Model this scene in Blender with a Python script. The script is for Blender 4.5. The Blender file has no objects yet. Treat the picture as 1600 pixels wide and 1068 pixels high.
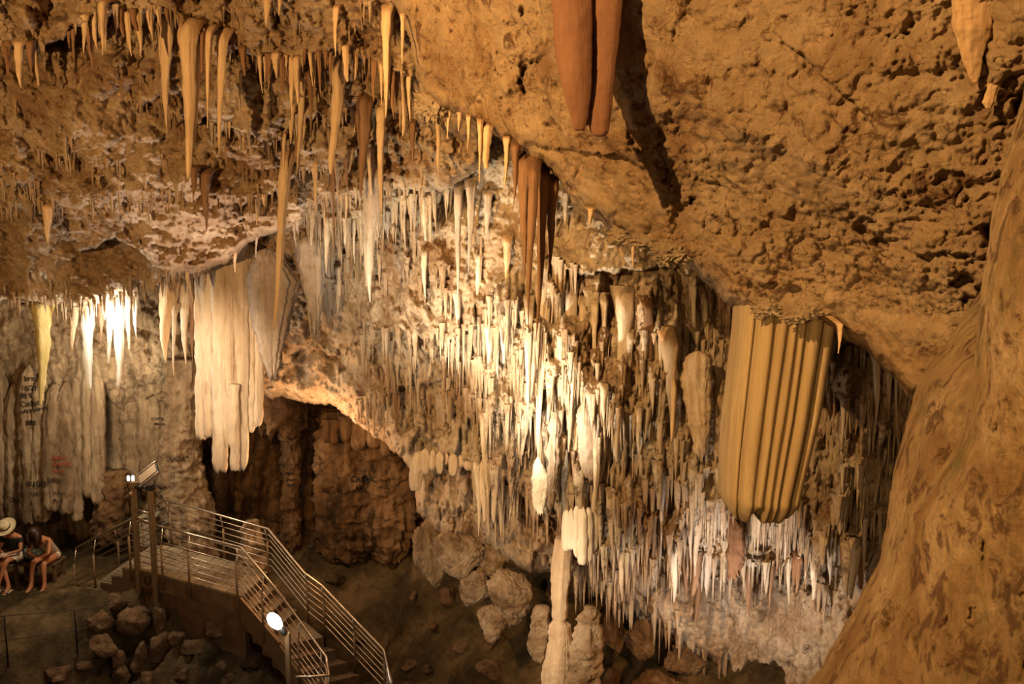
import bpy, bmesh, math, random
import numpy as np
from mathutils import Vector, Matrix, Euler
random.seed(7)
RS = np.random.RandomState(11)
S = bpy.context.scene
COL = S.collection
R = math.radians

# ---------------------------------------------------------------- camera
F = 1450.0; W, H = 1600, 1068; PITCH = R(8.0); CAMZ = 7.2
cam_d = bpy.data.cameras.new('camera'); cam = bpy.data.objects.new('camera', cam_d); COL.objects.link(cam)
cam.location = (0, 0, CAMZ); cam.rotation_euler = (R(90) - PITCH, 0, 0)
cam_d.sensor_width = 36; cam_d.lens = F / W * 36; cam_d.clip_end = 200
S.camera = cam
S.view_settings.view_transform = 'Standard'; S.view_settings.look = 'None'
S.view_settings.exposure = 0.0; S.view_settings.gamma = 1; S.view_settings.use_curve_mapping = False
CP, SP = math.cos(PITCH), math.sin(PITCH)
def P(px, py, t):
    """picture point at distance t along the view axis -> world"""
    x = (px - 800) / F; y = (534 - py) / F
    return Vector((x * t, (CP + y * SP) * t, CAMZ + (y * CP - SP) * t))
def PZ(px, py, z):
    y = (534 - py) / F
    return P(px, py, (CAMZ - z) / (SP - y * CP))
def PY(px, py, Y):
    y = (534 - py) / F
    return P(px, py, Y / (CP + y * SP))
def proj(v):
    d = v.y * CP - (v.z - CAMZ) * SP; u = v.y * SP + (v.z - CAMZ) * CP
    return 800 + F * v.x / d, 534 - F * u / d, d

# ---------------------------------------------------------------- world and lamps
wd = bpy.data.worlds.new('cave_gloom'); S.world = wd; wd.use_nodes = True
wd.node_tree.nodes['Background'].inputs[0].default_value = (0.60, 0.30, 0.125, 1)
wd.node_tree.nodes['Background'].inputs[1].default_value = 0.16
S.cycles.max_bounces = 5; S.cycles.diffuse_bounces = 3
def lamp(kind, name, loc, power, col, radius=0.1, aim=None, angle=60, blend=0.6):
    d = bpy.data.lights.new(name, kind); d.energy = power; d.color = col
    d.shadow_soft_size = radius
    o = bpy.data.objects.new(name, d); COL.objects.link(o); o.location = loc
    if aim is not None:
        o.rotation_euler = (Vector(aim) - Vector(loc)).to_track_quat('-Z', 'Y').to_euler()
        if kind == 'SPOT': d.spot_size = R(angle); d.spot_blend = blend
    return o
ORANGE = (1.0, 0.56, 0.20); WARM = (1.0, 0.84, 0.60)
lamp('SPOT', 'unseen_orange_spot', (-4.6, 0.0, 11.2), 6000, ORANGE, 0.05, P(1180, 260, 6.5), 66, 0.5)
lamp('SPOT', 'unseen_orange_spot', (-4.6, 0.6, 7.4), 4000, ORANGE, 0.06, P(330, 150, 11), 74, 0.7)  # separate unseen spot, added to keep the ceiling as bright as the slab
lamp('SPOT', 'added_amber_fill', (0.2, 2.5, 6.8), 420, ORANGE, 0.3, P(1340, 660, 11), 36, 0.8)  # added fill spot with no fixture, brightens the dark gap at the right
lamp('SPOT', 'unseen_spotlight', P(640, 830, 10.4), 1150, WARM, 0.12, P(850, 560, 12.3), 70, 1.0)
lamp('SPOT', 'unseen_spotlight', P(560, 640, 11.2), 620, WARM, 0.12, P(660, 430, 13), 90, 1.0)
lamp('SPOT', 'unseen_spotlight', P(400, 600, 13.2), 420, (1, 0.8, 0.66), 0.12, P(330, 330, 12.6), 100, 1.0)
lamp('POINT', 'unseen_lamp', P(800, 640, 11.3), 48, WARM, 0.12)
lamp('POINT', 'unseen_lamp', P(165, 500, 14.9), 75, (1, 0.93, 0.78), 0.08)
lamp('POINT', 'unseen_lamp', P(130, 610, 16.4), 260, (1, 0.80, 0.55), 0.2)
lamp('SPOT', 'unseen_spotlight', P(1130, 1030, 10.2), 300, (1.0, 0.84, 0.70), 0.15, P(1150, 860, 12.6), 95, 0.9)
lamp('SPOT', 'unseen_spotlight', P(250, 560, 12.5), 330, (1, 0.74, 0.48), 0.3, P(350, 600, 15), 80, 0.9)
lamp('POINT', 'unseen_lamp', P(470, 700, 15.9), 130, (1, 0.52, 0.22), 0.3)
lamp('POINT', 'unseen_lamp', P(1000, 1030, 12.4), 9, (1, 0.42, 0.15), 0.2)  # weak unseen lamp added to tint the lower hollow red
lamp('SPOT', 'unseen_spotlight', P(720, 1010, 10.3), 260, (1, 0.74, 0.48), 0.12, P(850, 920, 13), 80, 0.9)  # extra unseen spot added to light the slim column and knobbly rocks
cam_d.dof.use_dof = True; cam_d.dof.focus_distance = 12.5; cam_d.dof.aperture_fstop = 5.6

# ---------------------------------------------------------------- noise
_T = RS.uniform(-1, 1, (65536, 3)).astype(np.float32)
_T /= np.linalg.norm(_T, axis=1, keepdims=True) + 1e-6
def pn(p):
    """gradient noise, p (...,3), about -1..1"""
    p = np.asarray(p, np.float32); i = np.floor(p).astype(np.int64); f = p - i
    u = f * f * f * (f * (f * 6 - 15) + 10); out = 0
    for dx in (0, 1):
        wx = u[..., 0] if dx else 1 - u[..., 0]
        for dy in (0, 1):
            wy = u[..., 1] if dy else 1 - u[..., 1]
            for dz in (0, 1):
                wz = u[..., 2] if dz else 1 - u[..., 2]
                h = ((i[..., 0] + dx) * 73856093 ^ (i[..., 1] + dy) * 19349663 ^ (i[..., 2] + dz) * 83492791) & 65535
                g = _T[h]
                out = out + wx * wy * wz * (g[..., 0] * (f[..., 0] - dx) + g[..., 1] * (f[..., 1] - dy) + g[..., 2] * (f[..., 2] - dz))
    return out * 1.6
def fbm(p, octv=4, s=1.0, gain=0.5, off=0.0, mode=0):
    a = 1.0; r = 0; p = np.asarray(p, np.float32) * s + off; tot = 0
    for _ in range(octv):
        n = pn(p)
        if mode == 1: n = np.abs(n) * 2 - 0.6      # billow: lumps with creases
        if mode == 2: n = 1 - 2 * np.abs(n)        # ridges
        r = r + a * n; tot += a; a *= gain; p = p * 2.03 + 7.3
    return r / tot
def sm(x, a, b):
    t = np.clip((x - a) / (b - a), 0, 1); return t * t * (3 - 2 * t)
def rbf(ctrl):
    """smooth surface through (x, y, value) points: thin plate"""
    c = np.array(ctrl, float); xy = c[:, :2] / 100.0; n = len(c)
    def U(r2): return 0.5 * r2 * np.log(r2 + 1e-9)
    d2 = ((xy[:, None] - xy[None]) ** 2).sum(-1)
    A = np.zeros((n + 3, n + 3)); A[:n, :n] = U(d2) + np.eye(n) * 0.15
    A[:n, n] = 1; A[:n, n + 1:] = xy; A[n, :n] = 1; A[n + 1:, :n] = xy.T
    w = np.linalg.solve(A, np.r_[c[:, 2], 0, 0, 0])
    lo, hi = c[:, 2].min() - 0.6, c[:, 2].max() + 0.6
    def f(x, y):
        x = np.asarray(x, float) / 100; y = np.asarray(y, float) / 100
        r = w[n] + w[n + 1] * x + w[n + 2] * y
        for k in range(n): r = r + w[k] * U((x - xy[k, 0]) ** 2 + (y - xy[k, 1]) ** 2)
        return np.clip(r, lo, hi)
    return f

# ---------------------------------------------------------------- materials
def ramp(nt, fac, stops):
    n = nt.nodes.new('ShaderNodeValToRGB'); nt.links.new(fac, n.inputs[0])
    e = n.color_ramp.elements
    while len(e) < len(stops): e.new(0.5)
    for i, (p, c) in enumerate(stops):
        e[i].position = p; e[i].color = (*c, 1) if len(c) == 3 else c
    return n.outputs[0]
def rock(name, dark, mid, light, scale=1.0, stretch=1.0, bump=0.5, spots=0.35, spotcol=(0.05, 0.025, 0.012), rough=0.85, streak=0.0, green=0.0, bscale=9.0, sss=0.0, sth=0.545):
    m = bpy.data.materials.new(name); m.use_nodes = True; nt = m.node_tree; L = nt.links
    b = nt.nodes['Principled BSDF']; b.inputs['Roughness'].default_value = rough
    b.inputs['Specular IOR Level'].default_value = 0.25
    tc = nt.nodes.new('ShaderNodeTexCoord'); mp = nt.nodes.new('ShaderNodeMapping')
    L.new(tc.outputs['Object'], mp.inputs[0]); mp.inputs['Scale'].default_value = (1, 1, 1 / stretch)
    def noise(s, det=8, rg=0.6, dist=0.0, src=None):
        n = nt.nodes.new('ShaderNodeTexNoise'); n.inputs['Scale'].default_value = s; n.inputs['Detail'].default_value = det
        n.inputs['Roughness'].default_value = rg; n.inputs['Distortion'].default_value = dist
        L.new((src or mp).outputs[0], n.inputs['Vector']); return n.outputs[0]
    def mixc(f, a, c, mode='MIX'):
        x = nt.nodes.new('ShaderNodeMix'); x.data_type = 'RGBA'; x.blend_type = mode
        for i, v in ((0, f), (6, a), (7, c)):
            if hasattr(v, 'is_linked'): L.new(v, x.inputs[i])
            else: x.inputs[i].default_value = v if not isinstance(v, tuple) else (*v, 1)
        return x.outputs[2]
    c = ramp(nt, noise(1.1 * scale, 9, 0.62, 0.4), [(0.36, dark), (0.5, mid), (0.63, light)])
    if streak:
        m2 = nt.nodes.new('ShaderNodeMapping'); L.new(tc.outputs['Object'], m2.inputs[0]); m2.inputs['Scale'].default_value = (7, 7, 0.5)
        sf = ramp(nt, noise(1.2 * scale, 5, 0.6, 0.3, m2), [(0.36, (1, 1, 1)), (0.56, (0, 0, 0))])
        mm = nt.nodes.new('ShaderNodeMath'); mm.operation = 'MULTIPLY'; L.new(sf, mm.inputs[0]); mm.inputs[1].default_value = streak
        c = mixc(mm.outputs[0], c, dark)
    if green:
        gf = ramp(nt, noise(0.9 * scale, 6, 0.7, 0.3), [(0.52, (0, 0, 0)), (0.66, (green,) * 3)])
        c = mixc(gf, c, (0.19, 0.17, 0.045))
    if spots:
        sf = ramp(nt, noise(3.3 * scale, 10, 0.75, 0.8), [(sth, (0, 0, 0)), (sth + 0.065, (spots,) * 3)])
        c = mixc(sf, c, spotcol)
    L.new(c, b.inputs['Base Color'])
    n1 = noise(bscale, 12, 0.74, 0.5)
    vo = nt.nodes.new('ShaderNodeTexVoronoi'); vo.inputs['Scale'].default_value = bscale * 0.8; vo.feature = 'F1'
    wv = nt.nodes.new('ShaderNodeMix'); wv.data_type = 'RGBA'; wv.inputs[0].default_value = 0.12
    nc = nt.nodes.new('ShaderNodeTexNoise'); nc.inputs['Scale'].default_value = 5; L.new(mp.outputs[0], nc.inputs['Vector'])
    L.new(mp.outputs[0], wv.inputs[6]); L.new(nc.outputs[1], wv.inputs[7]); L.new(wv.outputs[2], vo.inputs['Vector'])
    ad = nt.nodes.new('ShaderNodeMath'); ad.operation = 'MULTIPLY_ADD'; L.new(vo.outputs[0], ad.inputs[0]); ad.inputs[1].default_value = 0.35; L.new(n1, ad.inputs[2])
    bp = nt.nodes.new('ShaderNodeBump'); bp.inputs['Strength'].default_value = min(1, bump * 1.7); bp.inputs['Distance'].default_value = 0.12
    L.new(ad.outputs[0], bp.inputs['Height']); L.new(bp.outputs[0], b.inputs['Normal'])
    if sss:
        b.inputs['Subsurface Weight'].default_value = sss; b.inputs['Subsurface Radius'].default_value = (0.1, 0.05, 0.02)
    return m
def plain(name, col, rough=0.6, metal=0.0, noise=0.25, scale=30):
    m = bpy.data.materials.new(name); m.use_nodes = True; nt = m.node_tree; b = nt.nodes['Principled BSDF']
    b.inputs['Roughness'].default_value = rough; b.inputs['Metallic'].default_value = metal
    tc = nt.nodes.new('ShaderNodeTexCoord'); n = nt.nodes.new('ShaderNodeTexNoise'); n.inputs['Scale'].default_value = scale
    nt.links.new(tc.outputs['Object'], n.inputs['Vector'])
    k = 1 - noise
    nt.links.new(ramp(nt, n.outputs[0], [(0.35, tuple(v * k for v in col)), (0.65, col)]), b.inputs['Base Color'])
    return m
def emit(name, col, power):
    m = bpy.data.materials.new(name); m.use_nodes = True; b = m.node_tree.nodes['Principled BSDF']
    b.inputs['Base Color'].default_value = (*col, 1); b.inputs['Emission Color'].default_value = (*col, 1); b.inputs['Emission Strength'].default_value = power
    return m
M = {}
M['slab'] = rock('ochre_crusted_rock', (0.40, 0.24, 0.12), (0.62, 0.43, 0.25), (0.72, 0.53, 0.33), 1.3, 1.0, 0.6, 0.85, (0.16, 0.07, 0.03), bscale=9)
M['slab_crust'] = rock('bright_ochre_crust', (0.50, 0.32, 0.17), (0.74, 0.56, 0.36), (0.84, 0.68, 0.48), 2.0, 1.0, 0.6, 0.6, (0.2, 0.1, 0.05), bscale=18)
M['ceil'] = rock('tan_ceiling_rock', (0.40, 0.25, 0.14), (0.62, 0.45, 0.29), (0.80, 0.64, 0.48), 1.1, 1.0, 0.55, 0.75, (0.14, 0.07, 0.03), bscale=7)
M['cream'] = rock('cream_calcite_wall', (0.40, 0.25, 0.14), (0.72, 0.57, 0.41), (0.86, 0.75, 0.60), 1.2, 1.5, 0.6, 0.75, (0.12, 0.065, 0.035), streak=0.35, bscale=6)
M['front'] = rock('mossy_ochre_rock', (0.36, 0.20, 0.08), (0.53, 0.35, 0.17), (0.70, 0.50, 0.29), 1.9, 1.0, 0.6, 0.85, (0.15, 0.07, 0.03), green=0.8, bscale=20, sth=0.52)
M['flow'] = rock('fluted_flowstone', (0.17, 0.11, 0.06), (0.42, 0.31, 0.20), (0.66, 0.52, 0.35), 0.9, 3.0, 0.5, 0.5, (0.05, 0.035, 0.025), streak=0.75, bscale=8)
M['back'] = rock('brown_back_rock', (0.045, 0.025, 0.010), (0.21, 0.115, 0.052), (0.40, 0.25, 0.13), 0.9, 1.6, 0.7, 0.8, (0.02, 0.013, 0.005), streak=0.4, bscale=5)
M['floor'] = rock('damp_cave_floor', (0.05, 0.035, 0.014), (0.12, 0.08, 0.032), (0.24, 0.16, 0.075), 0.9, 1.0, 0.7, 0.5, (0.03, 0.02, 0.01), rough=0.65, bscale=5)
M['boulder'] = rock('brown_boulder', (0.10, 0.055, 0.025), (0.28, 0.17, 0.085), (0.46, 0.31, 0.18), 2.0, 1.0, 0.6, 0.6, (0.05, 0.03, 0.015), bscale=9)
M['knobby'] = rock('pale_knobbly_stone', (0.26, 0.16, 0.09), (0.52, 0.38, 0.25), (0.72, 0.58, 0.42), 1.8, 1.0, 0.7, 0.6, (0.08, 0.05, 0.03), bscale=12)
M['st_tan'] = rock('tan_stalactite', (0.42, 0.26, 0.13), (0.64, 0.46, 0.28), (0.76, 0.58, 0.38), 1.5, 6.0, 0.25, 0.25, (0.22, 0.12, 0.06), streak=0.45)
M['st_brown'] = rock('redbrown_stalactite', (0.13, 0.065, 0.032), (0.23, 0.125, 0.068), (0.33, 0.20, 0.12), 1.5, 6.0, 0.25, 0.2, streak=0.5)
M['st_pale'] = rock('pale_stalactite', (0.50, 0.37, 0.25), (0.72, 0.59, 0.44), (0.86, 0.76, 0.62), 1.5, 5.0, 0.4, 0.35, (0.25, 0.15, 0.09), streak=0.4)
M['st_grey'] = rock('greyish_stalactite', (0.34, 0.26, 0.20), (0.54, 0.44, 0.36), (0.70, 0.60, 0.52), 1.5, 5.0, 0.4, 0.35, (0.2, 0.14, 0.1), streak=0.4)
M['st_white'] = rock('white_calcite', (0.72, 0.66, 0.54), (0.86, 0.82, 0.72), (0.94, 0.91, 0.84), 1.5, 5.0, 0.3, 0.1, streak=0.2)
M['st_yellow'] = rock('yellow_stained_calcite', (0.45, 0.33, 0.08), (0.68, 0.54, 0.20), (0.8, 0.7, 0.35), 1.5, 5.0, 0.3, 0.1, streak=0.4)
M['curtain'] = rock('ochre_curtain_calcite', (0.36, 0.25, 0.13), (0.47, 0.36, 0.20), (0.56, 0.44, 0.27), 0.9, 6.0, 0.3, 0.3, (0.16, 0.09, 0.04), streak=0.5, bscale=14)
M['red'] = rock('red_brown_calcite', (0.20, 0.095, 0.055), (0.29, 0.15, 0.085), (0.38, 0.22, 0.13), 1.4, 5.0, 0.2, 0.6, (0.50, 0.36, 0.23), streak=0.3, sth=0.6)
M['steel'] = plain('brushed_steel', (0.62, 0.52, 0.42), 0.32, 0.9)
M['post'] = plain('brown_painted_metal', (0.20, 0.125, 0.06), 0.5, 0.3)
M['dark'] = plain('black_metal', (0.02, 0.018, 0.015), 0.5, 0.4)
M['tile'] = plain('grey_stone_tile', (0.26, 0.20, 0.13), 0.6, 0, 0.4, 6)
M['tile2'] = plain('buff_stone_tile', (0.33, 0.27, 0.17), 0.6, 0, 0.3, 6)
M['concrete'] = plain('brown_stained_concrete', (0.17, 0.10, 0.05), 0.8, 0, 0.45, 4)
M['tread'] = plain('worn_grey_tread', (0.24, 0.18, 0.11), 0.8, 0, 0.3, 8)
M['wood'] = plain('dark_wood', (0.16, 0.095, 0.045), 0.6, 0, 0.4, 12)
M['ink'] = plain('black_paint', (0.02, 0.014, 0.012), 0.9)
M['redink'] = plain('red_paint', (0.30, 0.04, 0.02), 0.9)
M['wire'] = plain('dark_cable', (0.05, 0.04, 0.03), 0.6)
M['skin'] = plain('tanned_skin', (0.50, 0.20, 0.09), 0.5, 0, 0.12, 8)
M['hair'] = plain('dark_brown_hair', (0.035, 0.012, 0.006), 0.5, 0, 0.4, 40)
M['straw'] = plain('pale_straw', (0.72, 0.60, 0.36), 0.8, 0, 0.2, 60)
M['black_cloth'] = plain('black_cloth', (0.012, 0.011, 0.012), 0.85)
M['white_cloth'] = plain('cream_skirt_cloth', (0.70, 0.58, 0.46), 0.85)
M['print_cloth'] = plain('floral_print_cloth', (0.76, 0.62, 0.48), 0.85, 0, 0.7, 26)
M['towel'] = plain('teal_and_white_cloth', (0.42, 0.58, 0.56), 0.85, 0, 0.85, 9)
M['navy'] = plain('navy_cloth', (0.02, 0.03, 0.06), 0.85)
M['box'] = plain('pale_painted_box', (0.50, 0.44, 0.32), 0.6)

# ---------------------------------------------------------------- object helpers
def tag(o, label=None, cat=None, group=None, kind=None):
    if label: o['label'] = label
    if cat: o['category'] = cat
    if group: o['group'] = group
    if kind: o['kind'] = kind
    return o
def link(name, me, mat=None, parent=None, smooth=True):
    o = bpy.data.objects.new(name, me); COL.objects.link(o)
    if mat: me.materials.append(M[mat] if isinstance(mat, str) else mat)
    if smooth and len(me.polygons): me.polygons.foreach_set('use_smooth', [True] * len(me.polygons))
    if parent: o.parent = parent; o.matrix_parent_inverse = Matrix.Translation(parent.location).inverted() if parent.type == 'EMPTY' and parent.rotation_euler.z == 0 else parent.matrix_basis.inverted()
    return o
def mesh_np(name, V, Q):
    me = bpy.data.meshes.new(name); V = np.asarray(V, np.float32); Q = np.asarray(Q, np.int32)
    me.vertices.add(len(V)); me.vertices.foreach_set('co', V.ravel())
    n, k = Q.shape; me.loops.add(n * k); me.loops.foreach_set('vertex_index', Q.ravel())
    me.polygons.add(n); me.polygons.foreach_set('loop_start', np.arange(0, n * k, k, dtype=np.int32))
    me.update(calc_edges=True); me.validate(); return me
def empty(name, loc, label=None, cat=None, group=None, kind=None):
    o = bpy.data.objects.new(name, None); COL.objects.link(o); o.location = loc; o.empty_display_size = 0.1
    return tag(o, label, cat, group, kind)
class MB:
    def __init__(s): s.v = []; s.f = []
    def add(s, vs, fs):
        b = len(s.v); s.v += [tuple(v) for v in vs]; s.f += [tuple(i + b for i in f) for f in fs]; return s
    def box(s, c, size, rot=None, bev=0):
        hx, hy, hz = [k / 2 for k in size]; vs = [Vector((x, y, z)) for x in (-hx, hx) for y in (-hy, hy) for z in (-hz, hz)]
        if rot is not None: vs = [rot @ v for v in vs]
        vs = [v + Vector(c) for v in vs]
        return s.add(vs, [(0, 1, 3, 2), (4, 6, 7, 5), (0, 4, 5, 1), (2, 3, 7, 6), (0, 2, 6, 4), (1, 5, 7, 3)])
    def tube(s, pts, r, n=8):
        pts = [Vector(p) for p in pts]; k = len(pts); vs = []; rr = r if isinstance(r, (list, tuple)) else [r] * k
        for i, p in enumerate(pts):
            d = (pts[min(i + 1, k - 1)] - pts[max(i - 1, 0)]).normalized()
            a = d.cross(Vector((0, 0, 1)))
            if a.length < 0.05: a = Vector((1, 0, 0))
            a.normalize(); b = d.cross(a)
            vs += [p + (a * math.cos(2 * math.pi * j / n) + b * math.sin(2 * math.pi * j / n)) * rr[i] for j in range(n)]
        fs = [(i * n + j, i * n + (j + 1) % n, (i + 1) * n + (j + 1) % n, (i + 1) * n + j) for i in range(k - 1) for j in range(n)]
        fs += [tuple(range(n)), tuple(range((k - 1) * n, k * n))]
        return s.add(vs, fs)
    def lathe(s, prof, c=(0, 0, 0), n=20, rot=None):
        vs = []
        for r_, z in prof:
            for j in range(n):
                v = Vector((r_ * math.cos(2 * math.pi * j / n), r_ * math.sin(2 * math.pi * j / n), z))
                vs.append((rot @ v if rot else v) + Vector(c))
        k = len(prof)
        fs = [(i * n + j, i * n + (j + 1) % n, (i + 1) * n + (j + 1) % n, (i + 1) * n + j) for i in range(k - 1) for j in range(n)]
        fs += [tuple(range(n))[::-1], tuple(range((k - 1) * n, k * n))]
        return s.add(vs, fs)
    def quad(s, a, b, c, d): return s.add([a, b, c, d], [(0, 1, 2, 3)])
    def slab(s, pts, th):
        """polygon (top face) with thickness th downwards"""
        n = len(pts); vs = [Vector(p) for p in pts] + [Vector(p) - Vector((0, 0, th)) for p in pts]
        return s.add(vs, [tuple(range(n)), tuple(range(n, 2 * n))[::-1]] + [(i, i + n, (i + 1) % n + n, (i + 1) % n) for i in range(n)])
    def build(s, name, mat, parent=None, smooth=False, bevel=0):
        me = bpy.data.meshes.new(name); me.from_pydata(s.v, [], s.f); me.update()
        bm = bmesh.new(); bm.from_mesh(me); bmesh.ops.recalc_face_normals(bm, faces=bm.faces)
        if bevel: bmesh.ops.bevel(bm, geom=bm.edges[:], offset=bevel, segments=2, affect='EDGES')
        bm.to_mesh(me); bm.free()
        return link(name, me, mat, parent, smooth)

# ---------------------------------------------------------------- rock relief
class Relief: pass
def interp_line(line, x):
    l = np.array(line, float); return np.interp(x, l[:, 0], l[:, 1], left=np.nan, right=np.nan)
def relief(name, poly, ctrl, step, mat, jag=8, roll=60, rolld=1.5, ledges=(), detail=None, jagf=1.0, hooks=None):
    poly = np.array(poly, float); x0, y0 = poly.min(0) - 4; x1, y1 = poly.max(0) + 4
    xs = np.arange(x0, x1 + step, step); ys = np.arange(y0, y1 + step, step)
    X, Y = np.meshgrid(xs, ys)
    # signed distance to the outline
    d2 = np.full(X.shape, 1e9); ins = np.zeros(X.shape, bool)
    for a, b in zip(poly, np.roll(poly, -1, 0)):
        ab = b - a; t = np.clip(((X - a[0]) * ab[0] + (Y - a[1]) * ab[1]) / (ab @ ab), 0, 1)
        d2 = np.minimum(d2, (X - a[0] - t * ab[0]) ** 2 + (Y - a[1] - t * ab[1]) ** 2)
        c = ((a[1] > Y) != (b[1] > Y)) & (X < (b[0] - a[0]) * (Y - a[1]) / (b[1] - a[1] + 1e-9) + a[0])
        ins ^= c
    sd = np.where(ins, 1, -1) * np.sqrt(d2)
    q = np.stack([X / 100, Y / 100, np.full(X.shape, len(name) * 1.7)], -1)
    sd = sd + jag * (fbm(q * np.array([2.2, 1.0, 1]) * jagf, 4, 2.0, 0.6) * 1.6)
    keep0 = sd > 0; dil = keep0.copy()
    dil[1:] |= keep0[:-1]; dil[:-1] |= keep0[1:]; dil[:, 1:] |= dil[:, :-1].copy(); dil[:, :-1] |= dil[:, 1:].copy()
    gy_, gx_ = np.gradient(sd, step); gl = gx_ ** 2 + gy_ ** 2 + 1e-3; mv = dil & ~keep0
    shx = np.clip(-sd * gx_ / gl, -step, step); shy = np.clip(-sd * gy_ / gl, -step, step)
    X = np.where(mv, X + shx, X); Y = np.where(mv, Y + shy, Y); sd = np.where(mv, 0.0, sd)
    D = rbf(ctrl)(X, Y)
    def world(D):
        x = (X - 800) / F; y = (534 - Y) / F
        return np.stack([x * D, (CP + y * SP) * D, CAMZ + (y * CP - SP) * D], -1)
    Wp = world(D)
    for ld in ledges:
        line, amt, decay = ld[:3]; jg = ld[3] if len(ld) > 3 else 10
        fy = interp_line(line, X); l = np.array(line, float)
        fade = sm(X, l[0, 0], l[0, 0] + 40) * (1 - sm(X, l[-1, 0] - 40, l[-1, 0]))
        dy = Y - fy - jg * fbm(np.stack([X / 20, Y * 0 + 3.1 + amt, X * 0], -1), 3) * 1.5 - jg * 0.8 * fbm(np.stack([X / 55, Y * 0 + 9 + amt, X * 0], -1), 2)
        dn = np.where(dy > 0, np.exp(-dy / decay), 0) * sm(dy, 0, 3)
        up = np.where(dy <= 0, np.exp(dy / (decay * 0.6)), np.exp(-dy / 3.0))
        D = D + np.nan_to_num(fade * (amt * dn - 0.22 * amt * up))
    if detail is not None: D = D + detail(Wp, X, Y)
    if hooks is not None: D = hooks(D, X, Y, Wp)
    s = np.clip(sd / roll, 0, 1)
    D = D + rolld * (1 - np.sqrt(np.clip(1 - (1 - s) ** 2, 0, 1)))
    Wf = world(D); keep = dil
    ny, nx = X.shape; idx = np.arange(ny * nx).reshape(ny, nx)
    k = keep[:-1, :-1] & keep[1:, :-1] & keep[:-1, 1:] & keep[1:, 1:]
    Q = np.stack([idx[1:, :-1][k], idx[1:, 1:][k], idx[:-1, 1:][k], idx[:-1, :-1][k]], -1)
    used = np.unique(Q); rm = np.full(ny * nx, -1); rm[used] = np.arange(len(used))
    me = mesh_np(name, Wf.reshape(-1, 3)[used], rm[Q])
    o = link(name, me, mat)
    r = Relief(); r.o = o; r.x0, r.y0, r.step, r.D, r.keep = x0, y0, step, D, keep
    def at(px, py):
        fx = (px - x0) / step; fy = (py - y0) / step
        i = int(min(max(fx, 0), nx - 2)); j = int(min(max(fy, 0), ny - 2)); fx = min(max(fx - i, 0), 1); fy = min(max(fy - j, 0), 1)
        return float((D[j, i] * (1 - fx) + D[j, i + 1] * fx) * (1 - fy) + (D[j + 1, i] * (1 - fx) + D[j + 1, i + 1] * fx) * fy)
    def ok(px, py):
        i = int((px - x0) / step); j = int((py - y0) / step)
        return 0 <= i < nx and 0 <= j < ny and bool(keep[j, i])
    r.at = at; r.ok = ok; return r
def teeth(Wp, per, amp, fx=7.0, seed=0.0, jag=0.9):
    """tiers of drip fluting: the rock comes forward on the way down and is cut back at ragged tips"""
    x, z = Wp[..., 0], Wp[..., 2]
    col = np.stack([x * fx, x * 0 + seed, z * 0.7], -1)
    c = fbm(col, 3) * jag + 0.8 * fbm(np.stack([x * 0.8, x * 0 + seed + 5, z * 0.3], -1), 2)
    u = -z / per + c; fr = u - np.floor(u); n = np.floor(u)
    amp2 = 0.6 + 0.8 * (fbm(np.stack([x * 1.3, n * 3.7, x * 0 + seed], -1), 2) + 0.5)
    prof = fr ** 1.5 * (1 - sm(fr, 0.9, 1.0))
    flute = np.abs(pn(np.stack([x * fx * 1.4 + n * 5.1, z * 0.5, x * 0 + seed], -1)))
    return -amp * amp2 * prof + amp * 0.9 * (0.35 - flute)

# ---------------------------------------------------------------- setting
def crumbs(Wp, sc, seed):
    n = pn(Wp * sc + seed + 0.35 * pn(Wp * sc * 2.1 + 9)[..., None])
    return 1 - sm(np.abs(n), 0.0, 0.16)
def d_slab(Wp, X, Y):
    a = fbm(Wp, 5, 0.9, 0.55, 3.0) * 0.22 - fbm(Wp, 5, 2.4, 0.55, 1.0, 1) * 0.13
    mask = sm(fbm(Wp, 3, 0.9, 0.5, 15.0) + 0.25 * sm(Y - 0.15 * (X - 800), 120, 330) - 0.05, -0.1, 0.3)
    pit = sm(fbm(Wp, 4, 2.6, 0.6, 40.0), 0.28, 0.42) * 0.20
    return a + pit * mask + mask * (0.045 * crumbs(Wp, 3.2, 4.0) + 0.03 * crumbs(Wp, 7.0, 14.0)) + 0.015 * crumbs(Wp, 5.0, 24.0) - 0.035 * fbm(Wp, 4, 8.0, 0.65, 2.0, 1) * (0.35 + mask)
def d_ceil(Wp, X, Y):
    a = fbm(Wp, 5, 0.55, 0.55, 13.0) * 0.85 - fbm(Wp, 5, 1.3, 0.6, 21.0, 1) * 0.42
    facets = fbm(Wp, 4, 2.8, 0.6, 4.0, 1) * -0.16
    t = teeth(Wp, 1.0, 0.16, 5.0, 2.0) * sm(fbm(Wp, 2, 0.8, 0.5, 8.0), 0.05, 0.3)
    return a + facets + t - 0.06 * fbm(Wp, 4, 7.0, 0.65, 2.0, 1) + 0.05 * crumbs(Wp, 2.6, 3.0)
def d_mid(Wp, X, Y):
    a = fbm(Wp, 5, 0.6, 0.55, 31.0) * 0.75 - fbm(Wp, 5, 1.5, 0.6, 5.0, 1) * 0.30
    zone = sm(X + 0.5 * (Y - 430), 700, 800) * sm(Y, 400, 460) * (1 - 0.85 * sm(Y - 0.05 * (X - 1000), 880, 940))
    zone = np.maximum(zone, 0.4 * sm(fbm(Wp, 2, 0.8, 0.5, 8.0), 0.0, 0.3))
    t = teeth(Wp, 1.7, 0.55, 3.0, 12.0, 0.7) + teeth(Wp, 0.8, 0.26, 6.5, 31.0) + teeth(Wp, 0.4, 0.10, 12.0, 51.0)
    return a + zone * t * 0.85 - 0.09 * fbm(Wp, 4, 4.5, 0.65, 2.0, 1) + 0.05 * crumbs(Wp, 2.4, 3.0)
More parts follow.
